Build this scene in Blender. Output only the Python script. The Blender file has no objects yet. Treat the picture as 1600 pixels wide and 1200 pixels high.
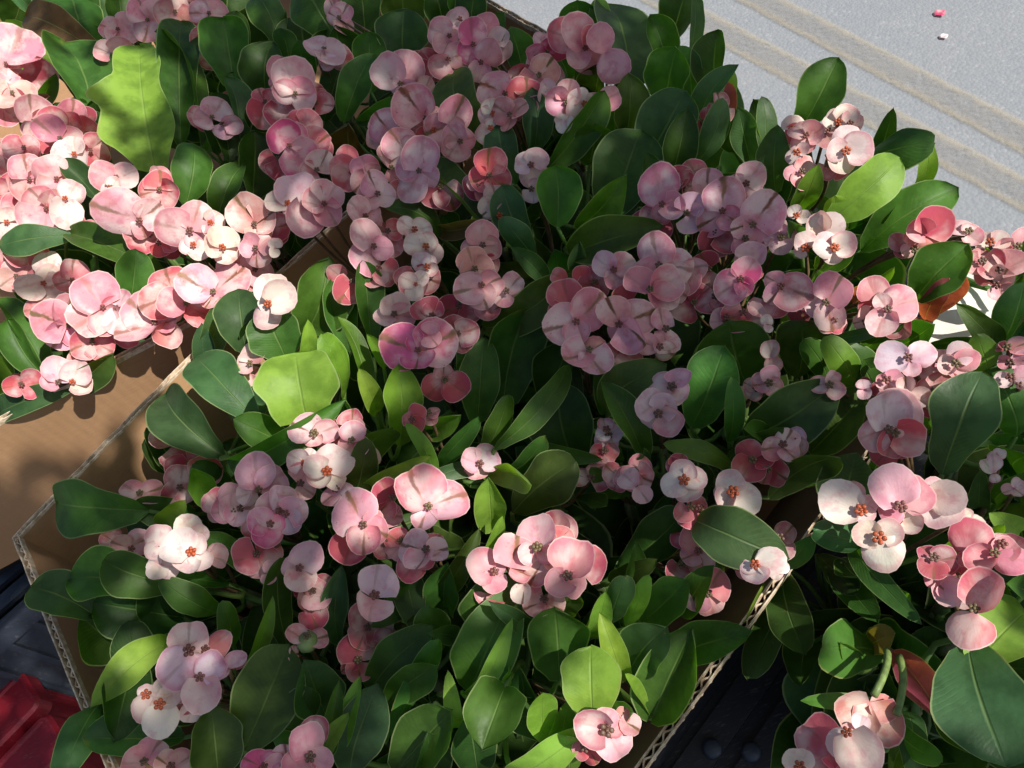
import bpy, math, random
from mathutils import Vector, Matrix, noise

random.seed(7)
SC = bpy.context.scene
COL = SC.collection

# ---------------------------------------------------------------- camera, sky, sun, exposure
RZ = 1.0                                   # height of the carton rims above the road
CAM_H = 0.42
PITCH, ROLL, FPX = math.radians(55), math.radians(-25), 1250.0
fwd = Vector((0, math.cos(PITCH), -math.sin(PITCH)))
R0 = Vector((1, 0, 0)); U0 = R0.cross(fwd)
CR = math.cos(ROLL) * R0 + math.sin(ROLL) * U0
CU = -math.sin(ROLL) * R0 + math.cos(ROLL) * U0
CPOS = Vector((0, 0, RZ + CAM_H))
cam = bpy.data.cameras.new('camera'); camo = bpy.data.objects.new('camera', cam); COL.objects.link(camo)
M = Matrix((CR, CU, -fwd)).transposed().to_4x4(); M.translation = CPOS
camo.matrix_world = M
cam.sensor_fit = 'HORIZONTAL'; cam.sensor_width = 36; cam.lens = 36 * FPX / 1600
cam.clip_start = 0.02; cam.clip_end = 500
SC.camera = camo

SUN_DIR = Vector((0.505, -0.37, 0.78)).normalized()
elev = math.asin(SUN_DIR.z)
world = bpy.data.worlds.new('World'); SC.world = world; world.use_nodes = True
wn = world.node_tree
sky = wn.nodes.new('ShaderNodeTexSky'); sky.sky_type = 'NISHITA'; sky.sun_disc = False
sky.sun_elevation = elev; sky.sun_rotation = math.atan2(SUN_DIR.x, SUN_DIR.y)
sky.air_density = 1.0; sky.dust_density = 2.5; sky.ozone_density = 1.0
wn.links.new(sky.outputs[0], wn.nodes['Background'].inputs[0])
wn.nodes['Background'].inputs[1].default_value = 0.078
sl = bpy.data.lights.new('sun', 'SUN'); sl.energy = 5.0; sl.angle = math.radians(0.5); sl.color = (1, 0.95, 0.87)
so = bpy.data.objects.new('sun', sl); COL.objects.link(so)
so.rotation_euler = SUN_DIR.to_track_quat('Z', 'Y').to_euler(); so.location = (3, -2, 5)
SC.view_settings.view_transform = 'Standard'; SC.view_settings.look = 'None'
SC.view_settings.exposure = 0.5; SC.view_settings.gamma = 1; SC.view_settings.use_curve_mapping = False

# ---------------------------------------------------------------- helpers
ORG = dict(A=(0, 0), B=(530, 0), C=(1060, 0), D=(0, 400), E=(530, 400), F=(1060, 400), G=(0, 800), H=(530, 800), I=(1060, 800))
K = 0.3375
def px(c, x, y): return (ORG[c][0] + x * K, ORG[c][1] + y * K)
def ray(p): return (fwd * FPX + CR * (p[0] - 800) - CU * (p[1] - 600)).normalized()
def at(p, z):
    """sight line through a picture point met with the level z"""
    v = ray(p); return CPOS + v * ((z - CPOS.z) / v.z)
def proj(P):
    v = P - CPOS; d = v.dot(fwd)
    return (800 + FPX * v.dot(CR) / d, 600 - FPX * v.dot(CU) / d, d)
def mesh(name, verts, faces, mat, uvs=None, smooth=True):
    me = bpy.data.meshes.new(name); me.from_pydata([tuple(v) for v in verts], [], faces)
    if uvs:
        l = me.uv_layers.new(name='UVMap'); buf = []
        for f in faces:
            for i in f: buf += uvs[i]
        l.data.foreach_set('uv', buf)
    if smooth: me.polygons.foreach_set('use_smooth', [True] * len(me.polygons))
    if mat: me.materials.append(mat)
    me.update(); return me
def link(name, me, parent=None, color=None):
    o = bpy.data.objects.new(name, me); COL.objects.link(o)
    if parent: o.parent = parent
    if color: o.color = color
    return o
def empty(name, loc):
    o = bpy.data.objects.new(name, None); o.empty_display_size = 0.02; COL.objects.link(o); o.location = loc; return o
def tag(o, label=None, cat=None, group=None, kind=None):
    if label: o['label'] = label
    if cat: o['category'] = cat
    if group: o['group'] = group
    if kind: o['kind'] = kind
    return o
def tube(pts, rad, n=6, v0=None, f0=None):
    V = [] if v0 is None else v0; Fc = [] if f0 is None else f0
    b = len(V); m = len(pts)
    for i, p in enumerate(pts):
        t = (pts[min(i + 1, m - 1)] - pts[max(i - 1, 0)])
        if t.length < 1e-6: t = Vector((0, 0, 1))
        t.normalize(); a = t.cross(Vector((0.3, 0.8, 0.5))).normalized(); c = t.cross(a)
        r = rad[i] if isinstance(rad, (list, tuple)) else rad
        for k in range(n):
            th = 2 * math.pi * k / n; V.append(p + a * (r * math.cos(th)) + c * (r * math.sin(th)))
    for i in range(m - 1):
        for k in range(n):
            Fc.append((b + i * n + k, b + i * n + (k + 1) % n, b + (i + 1) * n + (k + 1) % n, b + (i + 1) * n + k))
    Fc.append(tuple(b + k for k in reversed(range(n)))); Fc.append(tuple(b + (m - 1) * n + k for k in range(n)))
    return V, Fc
def boxv(V, Fc, o, ex, ey, ez):
    """box from corner o with edge vectors"""
    b = len(V)
    for k in (0, 1):
        for j in (0, 1):
            for i in (0, 1): V.append(o + ex * i + ey * j + ez * k)
    for f in ((0, 2, 3, 1), (4, 5, 7, 6), (0, 1, 5, 4), (2, 6, 7, 3), (0, 4, 6, 2), (1, 3, 7, 5)): Fc.append(tuple(b + i for i in f))

# ---------------------------------------------------------------- materials
class NT:
    def __init__(s, name):
        s.m = bpy.data.materials.new(name); s.m.use_nodes = True; s.t = s.m.node_tree
        s.t.nodes.clear(); s.out = s.t.nodes.new('ShaderNodeOutputMaterial')
    def n(s, typ, **kw):
        nd = s.t.nodes.new(typ); ins = kw.pop('ins', {})
        for k, v in kw.items(): setattr(nd, k, v)
        for k, v in ins.items():
            if hasattr(v, 'is_output') or isinstance(v, bpy.types.NodeSocket): s.t.links.new(v, nd.inputs[k])
            else: nd.inputs[k].default_value = v
        return nd
    def math(s, op, a, b=0.0, c=None, clamp=False):
        ins = {0: a, 1: b}
        if c is not None: ins[2] = c
        return s.n('ShaderNodeMath', operation=op, use_clamp=clamp, ins=ins).outputs[0]
    def mix(s, f, a, b, mode='MIX'):
        nd = s.n('ShaderNodeMix', data_type='RGBA', blend_type=mode)
        for i, v in ((0, f), (6, a), (7, b)):
            if isinstance(v, bpy.types.NodeSocket): s.t.links.new(v, nd.inputs[i])
            else: nd.inputs[i].default_value = v if i == 0 else (tuple(v) + (1,) if len(v) == 3 else v)
        return nd.outputs[2]
    def ramp(s, f, a, b):
        return s.n('ShaderNodeMapRange', interpolation_type='SMOOTHSTEP', ins={0: f, 1: a, 2: b, 3: 0.0, 4: 1.0}).outputs[0]
    def noise(s, scale, detail=3, vec=None, rough=0.55):
        i = {'Scale': scale, 'Detail': detail, 'Roughness': rough}
        if vec is not None: i['Vector'] = vec
        return s.n('ShaderNodeTexNoise', ins=i).outputs[0]
    def surf(s, sh): s.t.links.new(sh, s.out.inputs[0]); return s.m
    def bsdf(s, col, rough=0.5, normal=None, spec=0.5, **kw):
        i = {'Base Color': col if isinstance(col, bpy.types.NodeSocket) else tuple(col) + (1,), 'Roughness': rough, 'Specular IOR Level': spec}
        if normal is not None: i['Normal'] = normal
        i.update(kw); return s.n('ShaderNodeBsdfPrincipled', ins=i).outputs[0]
    def bump(s, h, strength=0.3, dist=0.001):
        return s.n('ShaderNodeBump', ins={'Height': h, 'Strength': strength, 'Distance': dist}).outputs[0]

def leaf_material():
    t = NT('leaf'); oi = t.n('ShaderNodeObjectInfo'); uv = t.n('ShaderNodeTexCoord').outputs['UV']
    geo = t.n('ShaderNodeNewGeometry'); pos = geo.outputs['Position']
    sp = t.n('ShaderNodeSeparateXYZ', ins={0: uv}); u, v = sp.outputs[0], sp.outputs[1]
    au = t.math('ABSOLUTE', t.math('SUBTRACT', u, 0.5))
    mid = t.math('SUBTRACT', 1.0, t.ramp(au, 0.004, 0.028))
    mid = t.math('MULTIPLY', mid, t.math('SUBTRACT', 1.0, t.ramp(v, 0.55, 1.0)))
    nz = t.noise(60, 4, pos); nf = t.noise(420, 3, pos)
    # side veins leave the midrib at an angle
    ph = t.math('ADD', t.math('MULTIPLY', t.math('SUBTRACT', v, t.math('MULTIPLY', au, 0.45)), 62.0), t.math('MULTIPLY', nz, 5.0))
    vein = t.math('POWER', t.math('ABSOLUTE', t.math('SINE', ph)), 8.0)
    vein = t.math('MULTIPLY', vein, t.math('MULTIPLY', 0.5, t.ramp(t.noise(33, 3, pos), 0.45, 0.7)))
    col = oi.outputs['Color']
    hs = t.n('ShaderNodeHueSaturation', ins={'Hue': t.math('ADD', 0.488, t.math('MULTIPLY', oi.outputs['Random'], 0.024)),
             'Saturation': 1.0, 'Value': t.math('ADD', 0.85, t.math('MULTIPLY', oi.outputs['Random'], 0.3)), 'Color': col}).outputs[0]
    dark = t.mix(1.0, hs, (0.62, 0.66, 0.6), 'MULTIPLY')
    c = t.mix(t.ramp(nz, 0.35, 0.65), dark, hs)
    light = t.mix(0.5, hs, (0.30, 0.40, 0.14))
    c = t.mix(t.math('MULTIPLY', vein, 0.16), c, light)
    c = t.mix(t.math('MULTIPLY', mid, 0.55), c, light)
    edge = t.ramp(au, 0.472, 0.492)
    c = t.mix(t.math('MULTIPLY', edge, 0.7), c, t.mix(0.5, light, (0.42, 0.48, 0.24)))  # pale margin paints the glimmer of light along the blade edge
    # dust bloom and small scars on the blade
    scar = t.ramp(t.noise(190, 5, pos, 0.7), 0.66, 0.74)
    c = t.mix(t.math('MULTIPLY', scar, 0.5), c, (0.20, 0.17, 0.06))
    tipb = t.math('MULTIPLY', t.ramp(t.math('ADD', t.math('MAXIMUM', t.math('MULTIPLY', au, 2.0), v), t.math('MULTIPLY', t.math('SUBTRACT', nz, 0.5), 0.5)), 0.98, 1.12), t.ramp(oi.outputs['Random'], 0.55, 0.8))
    c = t.mix(t.math('MULTIPLY', tipb, 0.6), c, (0.24, 0.20, 0.05))
    under = t.mix(0.35, c, (0.13, 0.19, 0.09))
    c = t.mix(geo.outputs['Backfacing'], c, under)
    h = t.math('ADD', t.math('MULTIPLY', nf, 0.25), t.math('ADD', t.math('MULTIPLY', vein, -0.22), t.math('ADD', t.math('MULTIPLY', mid, -2.6), t.math('MULTIPLY', nz, 1.2))))
    nrm = t.bump(h, 0.42, 0.0012)
    rough = t.math('ADD', 0.38, t.math('MULTIPLY', nz, 0.25))
    b = t.bsdf(c, rough, nrm, 0.32)
    trc = t.mix(1.0, c, (2.1, 2.6, 0.55), 'MULTIPLY')
    tr = t.n('ShaderNodeBsdfTranslucent', ins={'Color': trc, 'Normal': nrm}).outputs[0]
    ms = t.n('ShaderNodeMixShader', ins={0: 0.36, 1: b, 2: tr}).outputs[0]
    return t.surf(ms)

def petal_material():
    t = NT('petal'); oi = t.n('ShaderNodeObjectInfo'); uv = t.n('ShaderNodeTexCoord').outputs['UV']
    geo = t.n('ShaderNodeNewGeometry'); pos = geo.outputs['Position']
    sp = t.n('ShaderNodeSeparateXYZ', ins={0: uv}); u, v = sp.outputs[0], sp.outputs[1]
    cu = t.math('SUBTRACT', u, 0.5); au = t.math('ABSOLUTE', cu)
    col, rnd, alpha = oi.outputs['Color'], oi.outputs['Random'], oi.outputs['Alpha']
    n0 = t.noise(48, 3, pos, 0.5); n1 = t.noise(110, 4, pos, 0.6); n2 = t.noise(330, 4, pos, 0.65)
    pale = t.mix(0.62, col, (0.86, 0.77, 0.71))
    deep = t.mix(0.6, col, (0.58, 0.07, 0.17))
    c = t.mix(t.ramp(n0, 0.38, 0.58), pale, col)
    c = t.mix(t.math('MULTIPLY', t.ramp(n1, 0.50, 0.68), 0.6), c, deep)
    # fine branching veins that fan from the throat
    fanw = t.math('ADD', t.math('MULTIPLY', cu, 62.0), t.math('MULTIPLY', n1, 9.0))
    fan = t.math('POWER', t.math('ABSOLUTE', t.math('SINE', fanw)), 6.0)
    c = t.mix(t.math('MULTIPLY', fan, 0.07), c, deep)
    # flush at the throat and along the rim
    throat = t.math('SUBTRACT', 1.0, t.ramp(v, 0.02, 0.34))
    c = t.mix(t.math('MULTIPLY', throat, 0.55), c, deep)
    rimv = t.ramp(t.math('ADD', v, t.math('MULTIPLY', t.math('SUBTRACT', n1, 0.5), 0.30)), 0.70, 1.0)
    c = t.mix(t.math('MULTIPLY', rimv, t.math('MULTIPLY', 0.95, rnd)), c, deep)
    edge = t.math('MAXIMUM', t.ramp(v, 0.955, 0.99), t.ramp(au, 0.485, 0.5))
    c = t.mix(t.math('MULTIPLY', edge, 0.6), c, (0.86, 0.72, 0.62))  # pale petal rim, with its lit edge put into the colour
    # olive and rust streak down the keel of an ageing bract, ragged and broken
    off = t.math('ABSOLUTE', t.math('ADD', cu, t.math('MULTIPLY', t.math('SUBTRACT', n1, 0.5), 0.10)))
    st = t.math('SUBTRACT', 1.0, t.ramp(off, 0.010, 0.040))
    st = t.math('MULTIPLY', st, t.ramp(v, 0.12, 0.55))
    st = t.math('MULTIPLY', st, t.ramp(t.math('ADD', n2, t.math('MULTIPLY', n0, 0.6)), 0.42, 0.62))
    st = t.math('MULTIPLY', st, t.math('SUBTRACT', 1.0, alpha))
    olive = t.mix(t.ramp(n0, 0.42, 0.58), (0.18, 0.060, 0.03), (0.115, 0.11, 0.022))
    c = t.mix(t.math('MULTIPLY', st, 0.95), c, olive)
    # rust coloured bruise spreading from the streak, and freckles
    halo = t.math('MULTIPLY', t.math('SUBTRACT', 1.0, t.ramp(off, 0.02, 0.20)), t.math('SUBTRACT', 1.0, alpha))
    c = t.mix(t.math('MULTIPLY', halo, t.math('MULTIPLY', t.ramp(n1, 0.42, 0.62), 0.45)), c, (0.52, 0.22, 0.14))
    spot = t.ramp(n2, 0.63, 0.72)
    c = t.mix(t.math('MULTIPLY', spot, t.math('MULTIPLY', 0.6, t.math('SUBTRACT', 1.15, alpha))), c, (0.42, 0.10, 0.13))
    back = t.mix(0.35, c, (0.62, 0.27, 0.24))
    c = t.mix(geo.outputs['Backfacing'], c, back)
    h = t.math('ADD', t.math('MULTIPLY', n2, 0.4), t.math('ADD', t.math('MULTIPLY', fan, 0.06), t.math('MULTIPLY', n1, 1.6)))
    nrm = t.bump(h, 0.35, 0.0008)
    b = t.bsdf(c, 0.48, nrm, 0.35)
    tr = t.n('ShaderNodeBsdfTranslucent', ins={'Color': t.mix(1.0, c, (1.0, 0.74, 0.70), 'MULTIPLY'), 'Normal': nrm}).outputs[0]
    return t.surf(t.n('ShaderNodeMixShader', ins={0: 0.34, 1: b, 2: tr}).outputs[0])

def tint_material(name, rough=0.5, var=0.3, scale=300, trans=0.0):
    t = NT(name); oi = t.n('ShaderNodeObjectInfo'); pos = t.n('ShaderNodeNewGeometry').outputs['Position']
    n = t.noise(scale, 4, pos)
    c = t.mix(t.ramp(n, 0.3, 0.7), t.mix(1.0, oi.outputs['Color'], (1 - var,) * 3, 'MULTIPLY'), oi.outputs['Color'])
    b = t.bsdf(c, rough, t.bump(n, 0.4, 0.0006))
    return t.surf(b)

def card_material():
    t = NT('cardboard'); pos = t.n('ShaderNodeNewGeometry').outputs['Position']
    uv = t.n('ShaderNodeTexCoord').outputs['UV']
    n = t.noise(9, 4, pos); nf = t.noise(700, 3, pos)
    st = t.n('ShaderNodeMapping', ins={0: pos, 3: (40, 40, 400)}).outputs[0]
    fib = t.noise(3.0, 4, st)
    c = t.mix(t.ramp(n, 0.3, 0.7), (0.32, 0.185, 0.095), (0.38, 0.225, 0.12))
    c = t.mix(t.math('MULTIPLY', t.ramp(fib, 0.35, 0.7), 0.25), c, (0.25, 0.135, 0.065))
    c = t.mix(t.math('MULTIPLY', t.ramp(t.noise(38, 5, pos, 0.7), 0.60, 0.75), 0.35), c, (0.22, 0.13, 0.075))
    sp = t.n('ShaderNodeSeparateXYZ', ins={0: uv}).outputs[0]
    flute = t.math('SINE', t.math('MULTIPLY', sp, 2 * math.pi / 0.0078))
    h = t.math('ADD', t.math('MULTIPLY', flute, 0.35), t.math('ADD', nf, t.math('MULTIPLY', n, 3.0)))
    return t.surf(t.bsdf(c, 0.8, t.bump(h, 0.22, 0.0006), 0.25))

def flute_material():
    t = NT('torn_cardboard_edge'); pos = t.n('ShaderNodeNewGeometry').outputs['Position']
    n = t.noise(240, 4, pos)
    c = t.mix(t.ramp(n, 0.35, 0.65), (0.40, 0.29, 0.19), (0.66, 0.55, 0.42))
    return t.surf(t.bsdf(c, 0.85, t.bump(n, 0.5, 0.0006), 0.2))

def plastic_material(name, c1, c2, rough=0.4):
    t = NT(name); pos = t.n('ShaderNodeNewGeometry').outputs['Position']
    n = t.noise(25, 5, pos, 0.65); s = t.noise(160, 4, t.n('ShaderNodeMapping', ins={0: pos, 3: (1, 6, 1)}).outputs[0])
    c = t.mix(t.ramp(n, 0.3, 0.7), c1, c2)
    c = t.mix(t.math('MULTIPLY', t.ramp(s, 0.58, 0.7), 0.3), c, (0.22, 0.2, 0.18))
    return t.surf(t.bsdf(c, t.math('ADD', rough, t.math('MULTIPLY', n, 0.25)), t.bump(s, 0.25, 0.0006)))

def road_material():
    t = NT('asphalt'); pos = t.n('ShaderNodeNewGeometry').outputs['Position']
    vo = t.n('ShaderNodeTexVoronoi', feature='F1', ins={'Vector': pos, 'Scale': 130.0})
    vr = t.n('ShaderNodeSeparateColor', ins={0: vo.outputs['Color']}).outputs[0]
    n = t.noise(3.5, 5, pos); nf = t.noise(55, 5, pos, 0.7); n3 = t.noise(14, 5, pos, 0.65)
    c = t.mix(vr, (0.192, 0.206, 0.224), (0.222, 0.235, 0.250))
    c = t.mix(t.math('MULTIPLY', t.ramp(nf, 0.5, 0.74), 0.3), c, (0.122, 0.133, 0.150))
    c = t.mix(t.math('MULTIPLY', t.ramp(n3, 0.4, 0.7), 0.4), c, (0.230, 0.238, 0.246))
    c = t.mix(t.math('MULTIPLY', t.ramp(n, 0.4, 0.65), 0.3), c, (0.180, 0.199, 0.222))
    c = t.mix(t.math('MULTIPLY', t.ramp(vr, 0.93, 0.95), 0.15), c, (0.36, 0.36, 0.36))
    h = t.math('ADD', t.math('MULTIPLY', vo.outputs['Distance'], -2.5), t.math('MULTIPLY', nf, 1.2))
    return t.surf(t.bsdf(c, 0.85, t.bump(h, 0.18, 0.003), 0.3))

def paint_material():
    t = NT('worn_yellow_paint'); tc = t.n('ShaderNodeTexCoord'); uv = tc.outputs['UV']; pos = t.n('ShaderNodeNewGeometry').outputs['Position']
    sp = t.n('ShaderNodeSeparateXYZ', ins={0: uv}); au = t.math('ABSOLUTE', t.math('SUBTRACT', sp.outputs[1], 0.5))
    n = t.noise(16, 5, pos, 0.65); nf = t.noise(75, 5, pos, 0.72)
    rimy = t.ramp(au, 0.12, 0.42)
    c = t.mix(rimy, (0.262, 0.256, 0.244), (0.40, 0.335, 0.215))
    c = t.mix(t.math('MULTIPLY', t.ramp(nf, 0.5, 0.66), 0.5), c, (0.29, 0.29, 0.295))
    wear = t.math('ADD', t.math('MULTIPLY', n, 0.55), t.math('ADD', t.math('MULTIPLY', nf, 0.5), t.math('MULTIPLY', t.ramp(au, 0.36, 0.5), -0.22)))
    a = t.math('MULTIPLY', t.ramp(wear, 0.26, 0.62), t.math('MULTIPLY', 0.55, t.math('SUBTRACT', 1.0, t.ramp(t.math('ADD', au, t.math('MULTIPLY', t.math('SUBTRACT', n, 0.5), 0.35)), 0.30, 0.5))))
    b = t.bsdf(c, 0.8, t.bump(nf, 0.5, 0.002), 0.3)
    tp = t.n('ShaderNodeBsdfTransparent').outputs[0]
    return t.surf(t.n('ShaderNodeMixShader', ins={0: a, 1: tp, 2: b}).outputs[0])

M_LEAF, M_PETAL = leaf_material(), petal_material()
M_STEM = tint_material('stem', 0.55, 0.45, 240)
M_CENTRE = tint_material('flower_centre', 0.5, 0.55, 900)
M_CARD, M_FLUTE = card_material(), flute_material()
M_RED = plastic_material('red_plastic', (0.27, 0.009, 0.022), (0.19, 0.007, 0.016), 0.42)
M_GREY = plastic_material('blue_grey_plastic', (0.050, 0.064, 0.09), (0.030, 0.040, 0.06), 0.38)
M_BLACK = plastic_material('black_plastic', (0.012, 0.013, 0.017), (0.02, 0.02, 0.026), 0.4)
M_ROAD, M_PAINT = road_material(), paint_material()
def paper_material():
    t = NT('white_paper'); pos = t.n('ShaderNodeNewGeometry').outputs['Position']; n = t.noise(40, 5, pos)
    return t.surf(t.bsdf(t.mix(n, (0.66, 0.62, 0.55), (0.78, 0.75, 0.68)), 0.7, t.bump(n, 0.4, 0.003), 0.3))
M_PAPER = paper_material()
def bark_material():
    t = NT('bark'); pos = t.n('ShaderNodeNewGeometry').outputs['Position']; n = t.noise(25, 6, pos, 0.7)
    return t.surf(t.bsdf(t.mix(n, (0.07, 0.05, 0.035), (0.18, 0.14, 0.10)), 0.9, t.bump(n, 0.8, 0.02), 0.2))
M_BARK = bark_material()
def wood_material():
    t = NT('dark_table_board'); pos = t.n('ShaderNodeNewGeometry').outputs['Position']
    n = t.noise(6, 5, t.n('ShaderNodeMapping', ins={0: pos, 3: (2, 20, 2)}).outputs[0])
    return t.surf(t.bsdf(t.mix(n, (0.03, 0.028, 0.03), (0.06, 0.052, 0.048)), 0.7, t.bump(n, 0.4, 0.002), 0.3))
M_WOOD = wood_material()

# ---------------------------------------------------------------- road
def sheet(name, z, x0, x1, y0, y1, mat):
    return link(name, mesh(name, [Vector((x0, y0, z)), Vector((x1, y0, z)), Vector((x1, y1, z)), Vector((x0, y1, z))], [(0, 1, 2, 3)], mat, smooth=False))
tag(sheet('road', 0, -200, 200, -200, 200, M_ROAD), kind='structure')
def road_line(c0, c1, w):
    a, b = at(px(*c0), 0), at(px(*c1), 0); d = (b - a).normalized(); s = Vector((-d.y, d.x, 0)); z = Vector((0, 0, 0.004))
    a2, b2 = a - d * 40, b + d * 40
    vs = [a2 - s * w / 2 + z, b2 - s * w / 2 + z, b2 + s * w / 2 + z, a2 + s * w / 2 + z]
    o = link('road_line', mesh('road_line', vs, [(0, 1, 2, 3)], M_PAINT, [(0, 0), (1, 0), (1, 1), (0, 1)], smooth=False)); tag(o, kind='structure')
road_line(('C', 430, 30), ('C', 1600, 645), 0.10)
road_line(('C', 330, 220), ('C', 1600, 905), 0.10)

# ---------------------------------------------------------------- cardboard boxes
WT = 0.0042
def wall_panel(parent, a, b, h, lean=0.0, flip=1, bow=0.0, z=RZ, nick=0):
    """one corrugated wall from a to b (points on its top edge, outer liner); inward normal = left of a->b times flip"""
    d = b - a; d.z = 0; L = d.length; d.normalize(); n = Vector((-d.y, d.x, 0)) * flip
    rs = random.Random(int(L * 1e5) + nick)
    N = max(10, int(L / 0.012)); V = []; Fc = []; uv = []
    for side in (0, 1):
        b0 = len(V)
        for i in range(N + 1):
            s = i / N
            for k in range(5):
                r = k / 4
                p = a + d * (L * s) + n * (bow * math.sin(math.pi * s) * (1 - r)) + n * (lean * r) + Vector((0, 0, -h * r))
                if k == 0: p.z += 0.0012 * noise.noise(Vector((s * L * 60, nick, side * 9)))
                p += n * (side * WT); V.append(p); uv.append((s * L, r * h))
        for i in range(N):
            for k in range(4):
                q = (b0 + i * 5 + k, b0 + (i + 1) * 5 + k, b0 + (i + 1) * 5 + k + 1, b0 + i * 5 + k + 1)
                Fc.append(q if side == 0 else q[::-1])
    w = link('wall', mesh('wall', V, Fc, M_CARD, uv, smooth=False), parent)
    # top lips of both liners and the wavy flute between them, standing a hair under the top
    V = []; Fc = []
    def P(s, off, dz):
        p = a + d * (L * s) + n * (bow * math.sin(math.pi * s)) + n * off; p.z += dz + 0.0012 * noise.noise(Vector((s * L * 60, nick, 0))); return p
    for off in (-0.0003, WT - 0.0006):
        for i in range(N):
            s0, s1 = i / N, (i + 1) / N; q = len(V)
            V += [P(s0, off, 0.0006), P(s1, off, 0.0006), P(s1, off + 0.0008, 0.0006), P(s0, off + 0.0008, 0.0006),
                  P(s0, off, -0.004), P(s1, off, -0.004), P(s1, off + 0.0008, -0.004), P(s0, off + 0.0008, -0.004)]
            Fc += [(q, q + 1, q + 2, q + 3), (q, q + 4, q + 5, q + 1), (q + 3, q + 2, q + 6, q + 7)]
    per = 0.0078; m = int(L / per * 8); q = len(V)
    for i in range(m + 1):
        s = i / m; ph = s * L / per * 2 * math.pi
        off = WT / 2 + (WT / 2 - 0.0011) * math.sin(ph); th = 0.0005
        dz = -0.0012 + 0.0012 * noise.noise(Vector((s * L * 140, 3 + nick, 0)))
        V += [P(s, off - th, dz), P(s, off + th, dz), P(s, off - th, dz - 0.012), P(s, off + th, dz - 0.012)]
    for i in range(m):
        k = q + i * 4
        Fc += [(k, k + 4, k + 5, k + 1), (k, k + 2, k + 6, k + 4), (k + 1, k + 5, k + 7, k + 3)]
    link('fluted_edge', mesh('fluted_edge', V, Fc, M_FLUTE, smooth=False), w)
    return w
def carton(label, corners, h, leans, bows, drops):
    n = len(corners); c = sum(corners, Vector()) / n
    root = empty('cardboard_box', Vector((0, 0, 0))); tag(root, label, 'cardboard box', 'open cardboard boxes of flowers')
    inn = []
    for i in range(n):
        d = (corners[(i + 1) % n] - corners[i]).normalized(); inn.append(Vector((-d.y, d.x, 0)))
        dz = Vector((0, 0, -drops[i])); wall_panel(root, corners[i] + dz, corners[(i + 1) % n] + dz, h - drops[i], leans[i], 1, bows[i], nick=i * 7)
    zb = Vector((0, 0, -h + 0.003)); vs = [corners[i] + inn[i] * leans[i] + inn[i - 1] * leans[i - 1] + (c - corners[i]) * 0.005 + zb for i in range(n)]
    vs = vs + [v + Vector((0, 0, -0.003)) for v in vs]
    fs = [tuple(range(n)), tuple(range(2 * n - 1, n - 1, -1))] + [(i, i + n, (i + 1) % n + n, (i + 1) % n) for i in range(n)]
    link('bottom', mesh('bottom', vs, fs, M_CARD, [(v.x, v.y) for v in vs], smooth=False), root)
    return root
BH = 0.15
pA = at((20, 840), RZ); pB = at((310, 535), RZ); pC = at((180, 1200), RZ); pD = at((1010, 1200), RZ); pE = at((1235, 890), RZ)
uL = (pB - pA).normalized(); uR = (pE - pD).normalized(); vF = (pC - pA).normalized()
def isect(p, d, q, e):
    k = d.x * e.y - d.y * e.x; t = ((q - p).x * e.y - (q - p).y * e.x) / k; return p + d * t
pFR = isect(pA, vF, pD, uR)                # front right corner, below the frame
pBL = at((882, 62), RZ); pBR = pE + uR * 0.19
carton('open cardboard box in the centre packed with pink flowers and green leaves', [pA, pFR, pBR, pBL], BH, (0.005, 0.052, 0.0, 0.012), (-0.004, 0.0, 0, -0.022), (0, 0, 0.05, 0))
q0 = at((0, 661), RZ); q1 = at((298, 503), RZ); dq = (q1 - q0).normalized(); nq = Vector((-dq.y, dq.x, 0))
# stop the left box short of the centre box's wall
qe = isect(q0, dq, pA, uL) - dq * 0.022
qs = q0 - dq * 0.22
fa, fb = at((690, -42), RZ), at((866, 56), RZ); df = (fa - fb).normalized()
c3 = fb + df * 0.95
carton('second cardboard box at upper left whose plain side wall catches the sun', [qs, qe, fb, c3, c3 - dq * 0.55], BH, (0, 0, 0, 0, 0), (0.002, 0, 0, 0, 0), (0, 0.05, 0, 0, 0))

# ---------------------------------------------------------------- tables under the boxes, crates beside them
TZ = RZ - BH - 0.001
def table(label, o, du, dv, lu, lv):
    root = empty('display_table', Vector((0, 0, 0))); tag(root, label, 'table', 'dark tables under the boxes')
    n = 5; th = 0.025
    for i in range(n):
        V = []; Fc = []
        boxv(V, Fc, o + dv * (lv * i / n + 0.002) + Vector((0, 0, TZ - th)), du * lu, dv * (lv / n - 0.004), Vector((0, 0, th)))
        link('board', mesh('board', V, Fc, M_WOOD, smooth=False), root)
    for a in (0.06, 0.94):
        for b in (0.06, 0.94):
            V = []; Fc = []; p = o + du * (lu * a) + dv * (lv * b); p.z = 0
            boxv(V, Fc, p - du * 0.02 - dv * 0.02, du * 0.04, dv * 0.04, Vector((0, 0, TZ - th - 0.001)))
            link('leg', mesh('leg', V, Fc, M_WOOD, smooth=False), root)
    return root
vB = Vector((uR.y, -uR.x, 0))                        # across the centre box, towards the right
def flat(v): return Vector((v.x, v.y, 0))
table('dark board table under the centre box and the flowers on the right', flat(pA) + uR * 0.05 + vB * 0.03, uR, vB, 0.62, 0.62)
nqd = nq
table('dark board table under the upper left box', flat(qs) + dq * 0.02 + nqd * 0.03, dq, nqd, (qe - qs).length - 0.04, 0.95)

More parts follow.
